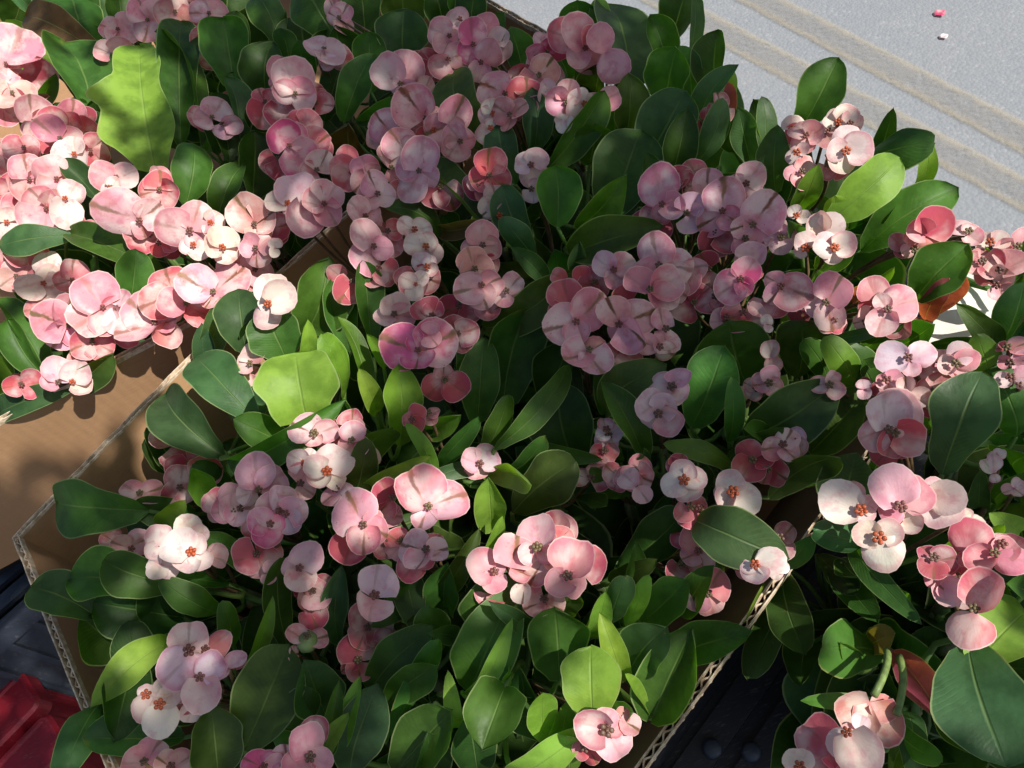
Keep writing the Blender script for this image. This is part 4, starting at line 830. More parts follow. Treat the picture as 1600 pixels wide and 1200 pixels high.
F E 1370 1010 p 3.6 55:110:0.7,330:110,200:80; E 1380 1070 p 4.6 130:120:0.35,300:100:0.4 cr=0; E 1290 1020 d 3.2 150:90,250:90; E 1240 820 l 3.4 100:80:0.8,220:60; E 1220 910 d 2.8 200:80,330:80
L E 1340 1110 1230 1060 90 3.4 g; E 1300 950 1230 860 90 2.0 g
S round faced pale pink flower with freckles, upper left of the white lilac pair
F E 1100 308 p 5.8 195:165:1.15,45:195:0.9,285:120:0.9 st=0.8; E 1150 450 p 5.4 215:150:1.0,285:155:0.9,40:150:0.7 st=0.7; E 1060 330 d 4.4 200:60,320:110
L E 1060 470 1090 560 90 1.6 d
S freckled pink sprig with a folded tan petal in the right middle
F E 1305 312 p 5.6 115:160:0.55,340:170:0.9,20:180:0.7,270:110 st=1; E 1500 340 p 5.0 100:110:0.7,280:140:0.6 st=0.7; E 1310 440 c 4.4 230:110,320:120; E 1470 420 p 4.8 330:110:0.5,160:110:0.5
L E 1420 420 1380 330 110 1.6 d
S freckled pink sprig with a tall upper petal and dark centre
F E 1485 45 p 5.8 105:180:0.8,230:160:0.9,350:170:0.95 st=0.6; E 1440 170 p 5.5 145:150:0.9,330:150:0.5,30:180:0.5 st=0.2; E 1540 150 n 5.0 330:110:0.4,80:110; F 20 60 p 5.0 20:110:1.2,270:140; E 1350 220 c 4.4 250:110,150:110
L E 1420 270 1390 150 110 1.8 d
S freckled pink flower with three rounded petals above left of the crowd
F E 1272 72 p 5.4 140:120:0.8,35:120:0.8,275:100:1.1 st=0.2; E 1180 130 d 4.6 200:90,110:90,300:90; E 1050 115 c 4.6 155:90:0.5,320:100:0.6 cr=0; E 1130 120 c 4.8 105:90:0.5,290:110:0.5 cr=0
L E 1200 250 1160 130 120 1.4 d
S white lilac pair of shaded flowers in the right middle
F E 1550 618 l 5.0 35:120:0.9,150:130:0.8,260:100:0.9,330:90 cr=0.0032 st=0; E 1480 725 l 4.6 140:140:1.0,225:100:0.9,330:140:0.9,50:110 cr=0.003 st=0
L E 1240 730 1515 500 190 5.2 o roll=-14 bow=0.26; E 1412 940 1278 612 135 5.8 g roll=22 bow=0.05; E 1450 1000 1410 930 100 4.2 b; E 1240 720 1250 520 140 4.0 g
# ------------------------------------------------ centre box, right middle
S rosette of large dark oval leaves in the right half of the centre box
L F 310 590 235 305 330 4.8 g roll=-10 cup=0.2 hb=1; F 550 570 570 305 240 4.4 o roll=6; F 60 790 195 435 240 5.8 g roll=-12 cup=0.3; F 235 860 275 622 90 5.8 g roll=25; F 320 840 690 640 270 5.8 b roll=8 cup=0.4 bow=0.1; F 600 920 835 640 220 4.4 o roll=-10; F 265 1000 45 850 85 5.4 y roll=38 bow=0.12; F 420 860 300 800 90 5.6 g roll=35
F F 430 470 l 3.4 100:90:0.7,280:80:0.7 cr=0; F 410 590 p 4.2 90:90:0.9,340:80,200:80; F 350 610 n 3.8 250:70,150:60
S wilted dim flowers under a pale edged curling leaf at the right
F F 350 940 c 3.6 120:110,240:120,10:110; F 480 890 p 4.2 60:110:0.8,180:110:0.8,310:90; F 420 980 d 3.4 250:90,330:110; F 540 870 l 3.8 60:80,300:80
L F 420 1120 755 920 150 5.6 o roll=25 bow=-0.08 cup=0.4; F 225 945 425 860 85 5.0 o roll=20; F 580 1030 660 1000 80 3.8 Y; F 560 1000 520 880 130 2.6 d
S pair of white flowers with red orange centres facing the viewer at right of centre
F F 30 1045 w 5.9 100:110:1.2,200:120:1.0,290:120:1.0,0:110:0.9 cr=0.0036 st=0.2; F 268 1100 w 6.0 100:115:1.3,195:125:1.0,320:140:1.0,250:100:0.9 cr=0.004 st=0; F 40 1170 c 4.8 220:90,290:110,0:110; F 110 1180 c 4.6 290:90,190:90; E 1560 980 d 4.6 120:60,60:80
L F 130 1120 110 1000 110 2.0 d
S broad grey blue leaf with half hidden white flower just over the right box rim
L I 75 40 425 205 270 6.2 b roll=10 bow=0.2 cup=0.1 hb=4.5; I 470 260 605 150 95 4.6 g roll=20; I 400 330 320 480 14 3.0 Y
F I 370 240 w 5.4 255:100:1.4,10:140:0.6,180:90 st=0; I 460 270 w 5.2 30:60:1.0,250:50 cr=0 st=0.6; I 260 200 m 4.6 120:130:0.9,330:110:0.7 st=0; I 480 120 d 4.0 40:90:1.0,260:120:0.8
S dim brown pink sprig inside the right wall of the centre box
F I 90 190 n 3.2 110:140:0.9,280:120:1.1,200:90; I 60 130 d 2.8 150:110,40:110; I 130 370 p 2.2 60:130,200:130,290:120; I 20 260 d 2.4 230:100,340:100
L I 190 330 170 180 60 2.6 g; I 80 420 40 340 110 1.6 g
# ------------------------------------------------ centre box, lower
S brilliantly lit white flower with orange centre at the left above the big dark leaves
F G 890 200 w 6.4 160:160:1.0,80:100:1.0,335:110:0.7,240:110 cr=0.0034 st=0; G 900 110 w 6.0 120:120:1.0,30:80 cr=0 st=0; G 730 160 w 6.0 90:110:0.9,230:80:0.9 cr=0 st=0; G 745 250 w 5.6 250:80,160:70,0:90 cr=0; G 960 200 n 5.6 340:110:0.5,20:90:0.4 cr=0
L G 835 335 475 225 200 5.6 g roll=-14 bow=0.12 hb=3; G 660 340 305 290 240 4.4 g roll=12 bow=0.1 hb=2; G 1255 345 930 100 110 5.8 g roll=38 bow=0.14; G 1015 465 808 385 130 5.4 g roll=-18; G 1060 335 820 290 75 5.2 g roll=20
S dim pink flower by the left wall beside the brilliantly lit white one
F G 600 165 p 2.4 155:100:1.0,25:110:1.0,270:80; G 540 140 d 1.8 160:80,250:80
L G 640 240 560 200 110 1.0 d
S large dark leaves hanging over the front left rim of the centre box
L G 455 490 145 345 210 3.8 b roll=12 bow=0.1 hb=2; G 850 490 430 420 270 3.4 d roll=-10 bow=0.1; G 600 640 385 500 220 2.6 d; G 780 520 700 380 200 2.8 d
S shaded white sprig with several orange centres in the lower left
F G 865 650 n 6.0 95:150:1.15,350:110:0.7,190:90 cr=0.0044 st=0.4; G 880 660 l 6.2 235:190:0.85,300:110:0.5 cr=0 st=1; G 960 640 n 5.4 40:130:0.9,300:60 st=0.2; G 930 770 l 6.0 55:150:0.7,280:170:0.75 cr=0.0026 st=0.1; G 750 890 w 5.8 280:160:0.8,40:110:0.6,150:60 cr=0.0036 st=0; G 680 850 w 5.4 265:140:0.55,40:60:0.7,120:60 cr=0.003 st=0; G 810 810 w 5.6 200:110:0.6,340:120:0.5 cr=0 st=0; G 890 880 w 5.0 265:100:0.7,60:60 cr=0; G 1060 730 l 5.2 50:100:0.5,230:90:0.5 cr=0
L G 800 600 485 795 150 5.4 Y roll=22 bow=0.12; G 640 690 560 1005 220 4.0 d roll=-10 hb=2.5; G 850 1045 385 1040 190 3.8 b roll=14 bow=0.08; G 480 880 330 1110 170 3.0 b; G 1085 625 1090 515 95 4.2 g; G 1120 760 1268 515 65 5.2 y roll=30; G 700 780 600 620 180 2.6 d
S broad pale matt leaves in the lower left showing their undersides
L G 1130 1100 1300 670 320 5.4 o roll=-8 cup=0.25 hb=2; G 1010 1215 985 920 240 4.8 o roll=8; G 1505 930 1430 715 230 4.6 b roll=10; G 1190 1070 1400 930 150 4.2 g roll=35; G 1470 1110 1555 925 95 5.4 g roll=18; G 1540 1130 1590 960 80 5.2 y roll=-20
S narrow dark leaf leaning right of the lower left, beside a lilac pink flower
L G 1345 660 1290 205 140 5.6 d roll=22 bow=-0.06; G 1570 610 1560 335 120 4.4 b; G 1300 420 1260 300 90 3.4 d
F G 1390 265 p 5.0 65:140:1.1,275:120:1.3,170:90 st=0; G 1250 290 p 4.8 80:80:0.7,270:60 cr=0; G 1430 450 d 3.4 120:110,290:110,20:90; G 1440 380 p 3.6 300:110,60:90
S green seed capsule with brown wings low in the left of the centre box
F G 1420 600 y 4.4 160:110:0.4,20:120:0.4 tilt=0,0.8 pod=1; G 1360 655 c 4.2 100:40,250:40 cr=0
L G 1500 760 1420 620 100 2.0 d
S pink flower cut by the bottom edge left of the middle
F G 1430 1130 p 5.6 105:170:0.9,225:150:0.9,330:120:0.8 cr=0.003 st=0.1; G 1215 1190 m 5.2 150:110,40:110 cr=0.002; G 680 1160 p 3.0 60:130,190:110; G 1330 1180 p 4.6 200:110,90:110; G 800 1190 p 3.2 40:110,150:100
L G 1460 1190 1360 1090 110 2.0 g
S half lit pink flower left of the large upper petalled one in the lower middle
F H 120 55 p 5.8 130:195:1.1,270:145:1.0,335:135:0.8,20:110:0.7 st=0.9; H 190 20 d 4.8 60:110,0:110; H 220 140 c 4.8 270:90,0:100
L H 80 190 40 110 110 1.8 d
S half lit pink sprig with two very large round petals in the lower middle
F E 410 1168 p 6.2 125:225:1.1,25:215:0.9,250:120:0.8 st=0.8; H 410 190 p 5.8 165:160:0.9,255:130:1.1,60:110:1.0,5:120:0.6 st=0.9; E 240 1130 d 4.8 120:110,230:110; H 300 150 c 4.8 220:100,150:100
L H 330 290 280 200 110 2.0 d
S single lilac flower with an olive streak above its dark centre, lower middle
F H 155 402 l 5.4 92:172:1.2,262:120:1.6 cr=0.0032 st=1
L H 260 270 325 410 150 4.6 b roll=-10; H 400 300 255 465 140 4.2 d; H 420 345 620 185 95 4.8 o roll=32 bow=0.16; H 200 500 120 470 120 2.0 d
S dim brick pink petals in the deep shade under the lilac flower
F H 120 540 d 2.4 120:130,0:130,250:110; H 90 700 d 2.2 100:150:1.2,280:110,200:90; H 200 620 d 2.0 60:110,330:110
L H 150 760 130 640 110 1.0 d
S sunlit peach pink sprig with tall petals in the lower middle above the green rosette
F H 920 180 p 6.0 88:185:1.05,200:110:0.7,330:110:0.5 cr=0.0034 st=0.1; H 1045 312 p 6.0 62:205:0.85,215:130:0.9,325:120:0.8 cr=0.0032 st=0.1; H 790 260 p 5.8 75:170:1.05,330:120:0.9 st=1 cr=0; H 720 290 p 5.6 165:150:1.1,265:110:1.0,60:70 st=0; H 950 220 n 5.9 350:110:0.35,230:150:0.5 cr=0 st=1; H 950 420 c 4.8 200:110,330:110; H 690 370 c 4.8 250:80,340:110; H 1010 90 d 4.4 70:110,0:110; H 860 340 n 5.4 270:110:0.5,60:110:0.6 cr=0
L H 930 380 870 250 110 2.0 d
S rosette of rounded green leaves with lime strips at the bottom centre
L H 750 640 772 285 345 5.2 g roll=-6 cup=0.15 hb=2; H 605 830 735 470 290 6.0 g roll=-10 cup=0.3 bow=0.12; H 1020 770 1005 465 290 5.8 g roll=8 cup=0.3; H 570 835 760 650 80 6.5 Y roll=28; H 765 815 660 1100 270 6.4 g roll=6 bow=0.22 hb=5; H 1175 970 1160 638 280 6.2 Y roll=-6 cup=0.1 hb=4.5; H 960 1060 935 815 145 6.3 Y roll=15; H 880 545 825 498 95 6.2 b; H 850 820 780 740 80 5.0 y roll=30; H 850 930 830 760 130 4.0 d
S lit leaf pair with wrinkled grey sheen at the right of the bottom rosette
L H 1325 770 1495 545 225 6.4 b roll=-14 cup=0.3 wavy=0.5; H 1310 780 1250 555 115 6.2 Y roll=10; H 1445 955 1590 615 270 5.6 g roll=-6 wavy=0.4; H 1330 540 1398 425 90 5.6 Y roll=15; H 1240 520 1300 345 125 6.0 b roll=-10; H 1125 570 1235 405 90 5.8 y roll=30; H 1440 940 1350 760 45 5.8 Y roll=40; H 1255 865 1375 925 85 5.8 b; H 1050 480 1080 400 120 4.4 o
S dark oval leaves right of the peach pink sprig toward the right wall
L H 1400 510 1595 325 190 5.0 g roll=-8; H 1285 280 1575 25 210 4.2 d roll=6; H 1315 470 1392 215 100 5.2 g roll=25 bow=-0.06; I -10 650 245 560 190 4.4 g roll=-10; I 10 470 60 340 130 4.2 g; H 1260 330 1420 270 100 4.6 o
S rounded dark leaves left of the bottom rosette
L H 455 670 425 455 165 4.8 g roll=10; H 500 440 500 245 160 4.2 g; H 140 830 340 595 190 5.2 g roll=-12 cup=0.3; H 215 905 455 705 160 5.2 g roll=14 cup=0.3; H 215 1065 470 690 110 5.6 g roll=34 bow=-0.1; H 300 640 340 540 90 3.8 o; H 540 600 480 570 90 5.0 b
S big dark blue green leaves at the bottom edge left of the rosette
L H 50 1200 150 945 240 4.8 b roll=10; H 265 1200 545 900 260 5.2 g roll=-8; H 520 990 520 860 85 5.6 Y roll=8; H 0 1070 40 895 95 5.2 y roll=-10; H 640 1200 600 950 210 4.4 d; H 400 1230 420 1060 170 4.2 d
S lit peach flower by the front right wall under the rosette
F H 1225 1000 p 5.6 165:170:0.8,85:110:1.0,305:175:1.0,20:110:0.5 cr=0.0042 st=0.2; H 1300 960 n 5.2 330:120:0.4,60:60 cr=0; H 1150 1090 c 4.6 200:80,300:90
L H 795 1205 1055 1080 150 5.6 Y roll=10 bow=0.16; H 1070 1230 1045 1070 140 5.4 Y roll=-10; H 980 1090 1060 960 130 4.8 y; H 1320 890 1260 800 90 4.2 d; H 1000 1000 900 940 170 3.2 d
Z right
S tall sunlit blue green leaf with a wavy edge near the right edge
L F 1220 1010 1395 535 280 7.0 b roll=-8 wavy=0.7 cup=0.15 hb=4; F 1440 640 1412 435 135 6.4 y roll=10; F 1560 840 1500 600 210 5.2 g; F 1170 800 1150 690 120 3.6 y
S mauve two petalled flower with coral petals beneath, left of the tall sunlit leaf
F F 955 800 l 6.0 105:200:1.0,45:235:0.75,205:150:0.9 st=0.9; F 1000 830 c 5.6 340:160:0.9,240:130:0.9; F 970 590 p 5.4 30:80:1.0,180:60,270:70; F 1060 630 n 5.6 320:110:0.3,100:90:0.4 cr=0; F 860 620 l 5.0 90:50:1.4,270:60:1.0 cr=0
L F 900 1000 940 880 100 2.0 g
S flat row of half lit pink petals behind the mauve flower
F F 1075 485 l 5.8 165:165:0.6,20:130:0.6,260:90:0.3 st=0.2; F 1290 490 p 5.8 70:110:0.9,20:110:0.9,190:90:0.8,280:80 st=0; F 1190 640 d 4.6 160:110,20:130,260:90; F 1230 480 w 5.4 100:60,330:60; F 690 590 p 5.2 70:80:0.7,190:90:0.6,320:90:0.6 pt=1 ; F 1200 690 c 4.2 200:90,300:80
L F 800 610 715 415 135 5.4 y roll=15 bow=0.15; F 880 600 850 490 150 4.2 g; F 700 580 650 460 120 4.0 g; F 960 560 850 470 110 4.6 g; F 1180 405 1425 400 70 5.6 d roll=25; F 740 620 760 500 100 3.2 y
S dark leaves and coral edged petals against the white paper at the far right
L F 1475 440 1605 140 190 6.2 b roll=10; F 1445 430 1345 265 115 6.0 o roll=15 wavy=0.7; F 1530 270 1590 110 80 5.4 g; F 1580 420 1600 300 150 5.6 d
F F 1530 440 n 5.8 160:60:0.5,10:110:0.6,80:60; F 1550 490 p 5.6 10:110:0.5,170:70:0.5; F 1550 570 p 5.6 0:110:0.8,175:80:0.7 st=0.3; F 1590 600 Y 5.2 0:60
S sunlit white and pink flower group on a grey blue leaf at the right
F I 1030 -20 p 6.8 105:210:0.9,40:190:0.8,200:120:0.8 cr=0.0034 st=0; I 850 0 w 6.6 150:210:0.6,50:90:0.8,300:70 cr=0.0034 st=0; I 1170 -70 w 6.6 350:170:0.6,300:190:0.5,60:110:0.6 cr=0.002 st=0; I 935 112 w 6.5 285:175:0.95,160:130:0.9,40:120:0.8 cr=0.004 st=0; I 1040 50 w 6.2 330:110:0.7,200:90 cr=0; I 1310 30 w 5.8 320:110:0.5,60:70:0.6 cr=0; I 820 -60 p 6.0 110:90,220:80
L F 760 1190 800 985 270 5.2 b roll=-6; I 885 120 585 65 150 5.8 b roll=-14 bow=0.2 rec=-0.1; I 860 130 945 370 100 5.4 g roll=30 bow=0.15; I 930 300 1065 420 90 4.4 g; I 1235 175 1320 145 90 4.6 Y; I 760 220 880 330 130 3.0 d
S coral and pink pointed petals in the sun at the right edge below the white group
F I 1470 210 p 6.2 195:150:0.5,335:150:0.8,20:130:0.5 st=0.2; I 1340 200 c 6.0 62:200:0.45,230:70:0.8 cr=0 st=0; I 1180 230 d 5.8 250:110:1.2,110:90:1.2,0:120:1.0 st=0.6; I 1320 300 c 5.4 180:90:0.9,0:90,90:90 st=0; I 1200 320 p 5.6 320:150:0.5,150:60 cr=0; I 1500 170 p 6.0 130:90,60:70
L I 1560 90 1480 30 110 5.6 Y; I 1400 310 1300 250 100 4.6 y; I 1450 150 1500 70 70 5.6 Y
S coral and pale pink two petalled flower in front of a bright green leaf at right
F I 1370 465 c 6.2 32:205:0.75,235:190:0.95 st=0.1 ; I 1280 400 p 5.6 130:90:0.5,330:90:0.5 cr=0
L I 1610 470 1385 675 270 5.2 Y roll=8 wavy=0.3; I 1600 380 1520 330 110 4.6 g; I 1500 400 1420 330 100 3.6 d
S largest grey green leaf with a clear midrib in the bottom right corner
L I 1340 610 1520 1170 430 6.0 b roll=-6 cup=0.15 bow=0.10 rec=0.05 hb=4.5; I 1250 900 1420 1130 150 3.0 d; I 1010 955 1205 1155 95 4.2 g roll=30; I 1030 925 1085 1100 120 3.4 b; I 1040 1090 1010 1170 80 3.2 o
S nodding salmon flower seen from behind on two green stalks at the bottom right
O stalks=1
F I 885 880 s 4.0 195:185:0.9,285:210:0.9,340:130:0.5 cr=0 st=0.2; I 710 1110 c 5.0 130:195:1.1,220:130,320:130 cr=0 st=0.2; I 785 1020 w 6.2 295:215:0.75,235:140:0.6 cr=0.002 st=0; I 830 1010 l 5.6 60:90:0.4,200:90:0.5 cr=0; I 570 1170 w 5.8 60:90:1.0,150:90,250:90 st=0; I 640 1180 c 4.6 0:110,250:90
L I 1035 985 745 825 75 5.0 y roll=40 bow=0.1
S red and green round leaf at the lower right in shade
L I 960 650 735 625 250 3.4 g roll=8 wavy=0.4; I 1000 650 1185 885 170 3.2 r roll=-10; I 900 620 1000 560 120 3.0 n; I 830 740 790 660 90 2.8 y
S dark leaves in shade under the right box rim
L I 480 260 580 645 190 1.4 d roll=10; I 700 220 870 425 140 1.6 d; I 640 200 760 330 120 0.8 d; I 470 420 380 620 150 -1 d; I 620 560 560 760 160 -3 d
S pale cream flower buds on a thin stem at the right edge
F F 1460 1010 w 5.4 80:90:0.4,110:80:0.4,270:50:0.6 cr=0 st=1; F 1560 1080 Y 5.2 40:60:0.6,200:60:0.6,300:50 cr=0; F 1480 940 w 5.5 60:60:0.5,140:50:0.5 cr=0
L F 1420 1150 1400 1070 90 4.2 b; F 1480 1150 1520 1090 90 4.4 g; F 1520 1100 1590 1030 50 4.6 y; F 1560 980 1620 920 200 3.6 g; F 1500 1000 1480 880 150 2.4 d
'''
SPR = parse(DATA)
def pw(c, x, y, h): return at(px(c, x, y), RZ + h * FACT)
BOT = RZ - BH + 0.004
GROUP = 'flower sprigs standing in the boxes'
# occupied picture area, on a coarse grid: filler may only grow under foliage that was listed
G = 20
occ = set()
def mark(p, r):
    x0, x1, y0, y1 = int((p[0] - r) // G), int((p[0] + r) // G), int((p[1] - r) // G), int((p[1] + r) // G)
    for i in range(x0, x1 + 1):
        for j in range(y0, y1 + 1): occ.add((i, j))
for s in SPR:
    for (c, bx, by, tx, ty, w, h, var, o) in s['L']:
        for t in (0.1, .3, .5, .7, .85): mark(px(c, bx + (tx - bx) * t, by + (ty - by) * t), w * K * 0.3)
    for f in s['F']: mark(px(f[0], f[1], f[2]), 20)
n_fill = 0
def inside(p, zone):
    """keep the foot of a sprig inside the box it stands in"""
    lines = dict(left=[(qs, dq, 0.035)], centre=[(pA, (pBL - pA).normalized(), -0.05), (pA, vF, 0.04), (pD, uR, 0.075)], right=[(pD, uR, -0.03)])[zone]
    p = p.copy()
    for _ in range(3):
        for k, (o_, d_, mg) in enumerate(lines):
            nrm = Vector((-d_.y, d_.x, 0))
            if zone == 'centre' and k == 0: nrm = -nrm; mg = 0.035
            if zone == 'right': nrm = -nrm; mg = 0.03
            dist = (p - o_).dot(nrm)
            if dist < mg: p += nrm * (mg - dist)
    return p
for si, s in enumerate(SPR):
    rs = random.Random(100 + si)
    pts = [pw(c, bx, by, o.get('hb', h - 4)) for (c, bx, by, tx, ty, w, h, var, o) in s['L']]
    fp = [pw(c, x, y, h) for (c, x, y, k, h, p, o) in s['F']]
    allp = fp if fp else pts
    m = sum(allp, Vector()) / len(allp)
    if pts and fp: m = m * 0.7 + (sum(pts, Vector()) / len(pts)) * 0.3
    m = inside(m + CR * s['o'].get('dx', 0), s['zone'])
    zt = min([p.z for p in pts] + [p.z - 0.035 for p in fp]) - 0.008
    top = Vector((m.x, m.y, max(BOT + 0.03, min(zt, RZ - 0.005))))
    base = Vector((m.x + rs.uniform(-.012, .012), m.y + rs.uniform(-.012, .012), BOT))
    root = empty('flower_sprig', base); tag(root, s['label'], 'flower sprig', GROUP)
    V, Fc = tube([base.lerp(top, k / 5) + Vector((rs.uniform(-.002, .002), rs.uniform(-.002, .002), 0)) - base for k in range(6)], [0.0042, 0.004, 0.004, 0.0038, 0.0036, 0.003], 7)
    link('stem', mesh('stem', V, Fc, M_STEM), root, (0.10, 0.12, 0.05, 1))
    def put_leaf(b, t, wm, var, o):
        v, f, u = leaf_mesh(b, t, wm, o.get('roll', rs.uniform(-32, 32)) * math.pi / 180, o.get('bow', rs.uniform(-0.05, 0.14)),
                            o.get('rec', rs.uniform(-0.05, 0.40)), o.get('cup', rs.uniform(0.15, 0.85) * rs.choice((1, 1, 1, 1, -0.6))), o.get('wavy', rs.uniform(0, 0.5)),
                            o.get('pt', 0), top, rs, int(o.get('sq', 0)))
        c = PAL[var]; k = rs.uniform(0.85, 1.15)
        ob = link('leaf', mesh('leaf', [p - b for p in v], f, M_LEAF, u), root, (c[0] * k * rs.uniform(.88, 1.12), c[1] * k, c[2] * k * rs.uniform(.85, 1.15), 1))
        ob.location = b - base
    for (c, bx, by, tx, ty, w, h, var, o) in s['L']:
        b, t = pw(c, bx, by, o.get('hb', h - 4)), pw(c, tx, ty, h)
        dep = proj((b + t) / 2)[2]
        put_leaf(b, t, w * K * dep / FPX, var, o)
    for (c, x, y, kind, h, pets, o) in s['F']:
        C = pw(c, x, y, h); dep = proj(C)[2]; sc = K * dep / FPX
        kd = kind if kind in PET else 'n'
        pl = [(a + rs.uniform(-5, 5), L * sc * 0.93, (wr * 1.14 if wr else rs.uniform(1.2, 1.55))) for (a, L, wr) in pets]
        tilt = o.get('tilt', (rs.uniform(-0.34, 0.34), rs.uniform(-0.15, 0.45)))
        fl = build_flower(root, top, C, pl, kd, tilt, rs, o.get('cr'), o.get('st'))
        fl.location = C - base
        if h >= 3.4 and kd in 'plmnc' and len(pets) > 1 and rs.random() < 0.36:
            Lm = max(q[1] for q in pl); th = rs.uniform(0, 6.28)
            C2 = C - (CPOS - C).normalized() * 0.013 + CR * (0.45 * Lm * math.cos(th)) + CU * (0.45 * Lm * math.sin(th)); a0 = math.degrees(th) + rs.uniform(-40, 40)
            f2 = build_flower(root, top, C2, [(a0, Lm * 0.75, 1.3), (a0 + 150, Lm * 0.65, 1.3)], rs.choice('ccdd'), (rs.uniform(-.3, .3), rs.uniform(-.2, .3)), rs, 0, 0.3)
            f2.location = C2 - base
        if o.get('pod'):
            V = []; Fc = []
            V, Fc = tube([Vector((0, 0, -.005)), Vector((0, 0, -.0025)), Vector((0, 0, 0)), Vector((0, 0, .0025)), Vector((0, 0, .0045))], [.0025, .0052, .0058, .0045, .002], 10)
            link('seed_capsule', mesh('seed_capsule', V, Fc, M_STEM), fl, (0.22, 0.30, 0.10, 1))
    if s['o'].get('stalks'):
        for q in ((('I', 965, 640, 3.0), ('I', 905, 850, 4.6)), (('I', 1022, 670, 3.0), ('I', 1008, 940, 4.2))):
            p0, p1 = pw(*q[0]), pw(*q[1]); mid_ = (p0 + p1) / 2 + Vector((.004, 0, .006))
            pts_ = [p0.lerp(mid_, k / 8).lerp(mid_.lerp(p1, k / 8), k / 8) - base for k in range(9)]
            V, Fc = tube(pts_, .0016, 8)
            link('branch', mesh('branch', V, Fc, M_STEM), root, (0.17, 0.25, 0.07, 1))
    # undergrowth of the same sprig: lower leaves round the stem, only where foliage covers the view
    k = 0; tries = 0
    while k < 7 and tries < 60:
        tries += 1
        th = rs.uniform(0, 2 * math.pi); ln = rs.uniform(0.055, 0.095)
        zb = RZ - rs.uniform(0.08, 0.12); b = Vector((m.x + 0.012 * math.cos(th), m.y + 0.012 * math.sin(th), zb))
        sl_ = rs.uniform(0.35, 0.75); t = b + Vector((math.cos(th) * sl_, math.sin(th) * sl_, math.sqrt(1 - sl_ * sl_))) * ln
        t.z = min(t.z, RZ - rs.uniform(0.010, 0.03))
        ok = True
        for q in (t, b.lerp(t, 0.6), b.lerp(t, .85)):
            p = proj(q)
            if (int(p[0] // G), int(p[1] // G)) not in occ: ok = False
            if p[0] < 330 and p[1] > 655 - 0.527 * p[0] and p[1] < 845 - (p[0] - 20) * 1.0: ok = False
            if inside(q, s['zone']) != q: ok = False
        if not ok: continue
        k += 1; n_fill += 1
        put_leaf(b, t, ln * rs.uniform(0.40, 0.58), rs.choice('ddgddo'), {})
print('sprigs', len(SPR), 'filler leaves', n_fill)

# ---------------------------------------------------------------- small things
def scrap(name, label, cat, p, r, kind):
    C = at(p, 0.006); rs = random.Random(5)
    v, f, u = petal_mesh(r, r * 1.1, Vector((0, 0, 1)), Vector((0.8, 0.6, 0)), Vector((-0.6, 0.8, 0)), 0.4, 0.15, rs)
    o = link(name, mesh(name, v, f, M_PETAL, u), None, kind); o.location = C; tag(o, label, cat); return o
scrap('fallen_petal', 'crimson pink petal dropped on the grey road near the top right', 'petal', px('C', 1205, 70), 0.022, (0.72, 0.08, 0.20, 1))
scrap('paper_scrap', 'tiny white scrap lying on the grey road below the crimson petal', 'scrap', px('C', 1225, 175), 0.016, (0.85, 0.85, 0.85, 1))
# white paper behind the right flowers
ps = [at(px('F', *q), RZ + h) for q, h in (((1120, 420), 0.012), ((1180, 200), 0.0), ((1330, 60), -0.02), ((1520, 60), -0.025), ((1540, 330), 0.0), ((1440, 440), 0.012))]
N = 12
V = []; Fc = []; uv = []
a, b, c, d = at(px('F', 1120, 430), RZ + 0.008), at(px('F', 1300, 60), RZ - 0.02), at(px('F', 1640, 130), RZ - 0.012), at(px('F', 1500, 500), RZ + 0.012)
for i in range(N + 1):
    for j in range(N + 1):
        p = a.lerp(d, j / N).lerp(b.lerp(c, j / N), i / N)
        crease = 0.006 * abs(((i / N) * 2.0 + j / N * 0.8) % 1 - 0.5)
        V.append(p + Vector((0, 0, crease + 0.004 * noise.noise(p * 22))))
for i in range(N):
    for j in range(N):
        k = i * (N + 1) + j; Fc.append((k, k + 1, k + N + 2, k + N + 1))
b0 = len(V); V += [p - Vector((0, 0, 0.0006)) for p in V]; Fc += [tuple(b0 + i for i in f[::-1]) for f in Fc]
tag(link('wrapping_paper', mesh('wrapping_paper', V, Fc, M_PAPER)), 'white paper sheet in full sun behind the flowers at the right edge', 'paper')
# black crate that carries the flowers on the right
kz = RZ - 0.085
k0 = at((1010, 1330), kz); kd_ = uR
kroot = crate('black_crate', 'black plastic crate in deep shade under the right hand flowers with pale studs', None, flat(pD) - vB * 0.02 - uR * 0.18, uR, vB, 0.58, 0.36, kz, BH - 0.085, M_BLACK, 12, deck=0.05)
for q in ((1113, 1170), (1173, 1175)):
    C = at(q, kz + 0.001) if False else at(q, kz - 0.049); V, Fc = tube([C, C + Vector((0, 0, 0.003)), C + Vector((0, 0, 0.0045))], [0.006, 0.006, 0.004], 12)
    o = link('stud', mesh('stud', V, Fc, M_GREY), kroot)

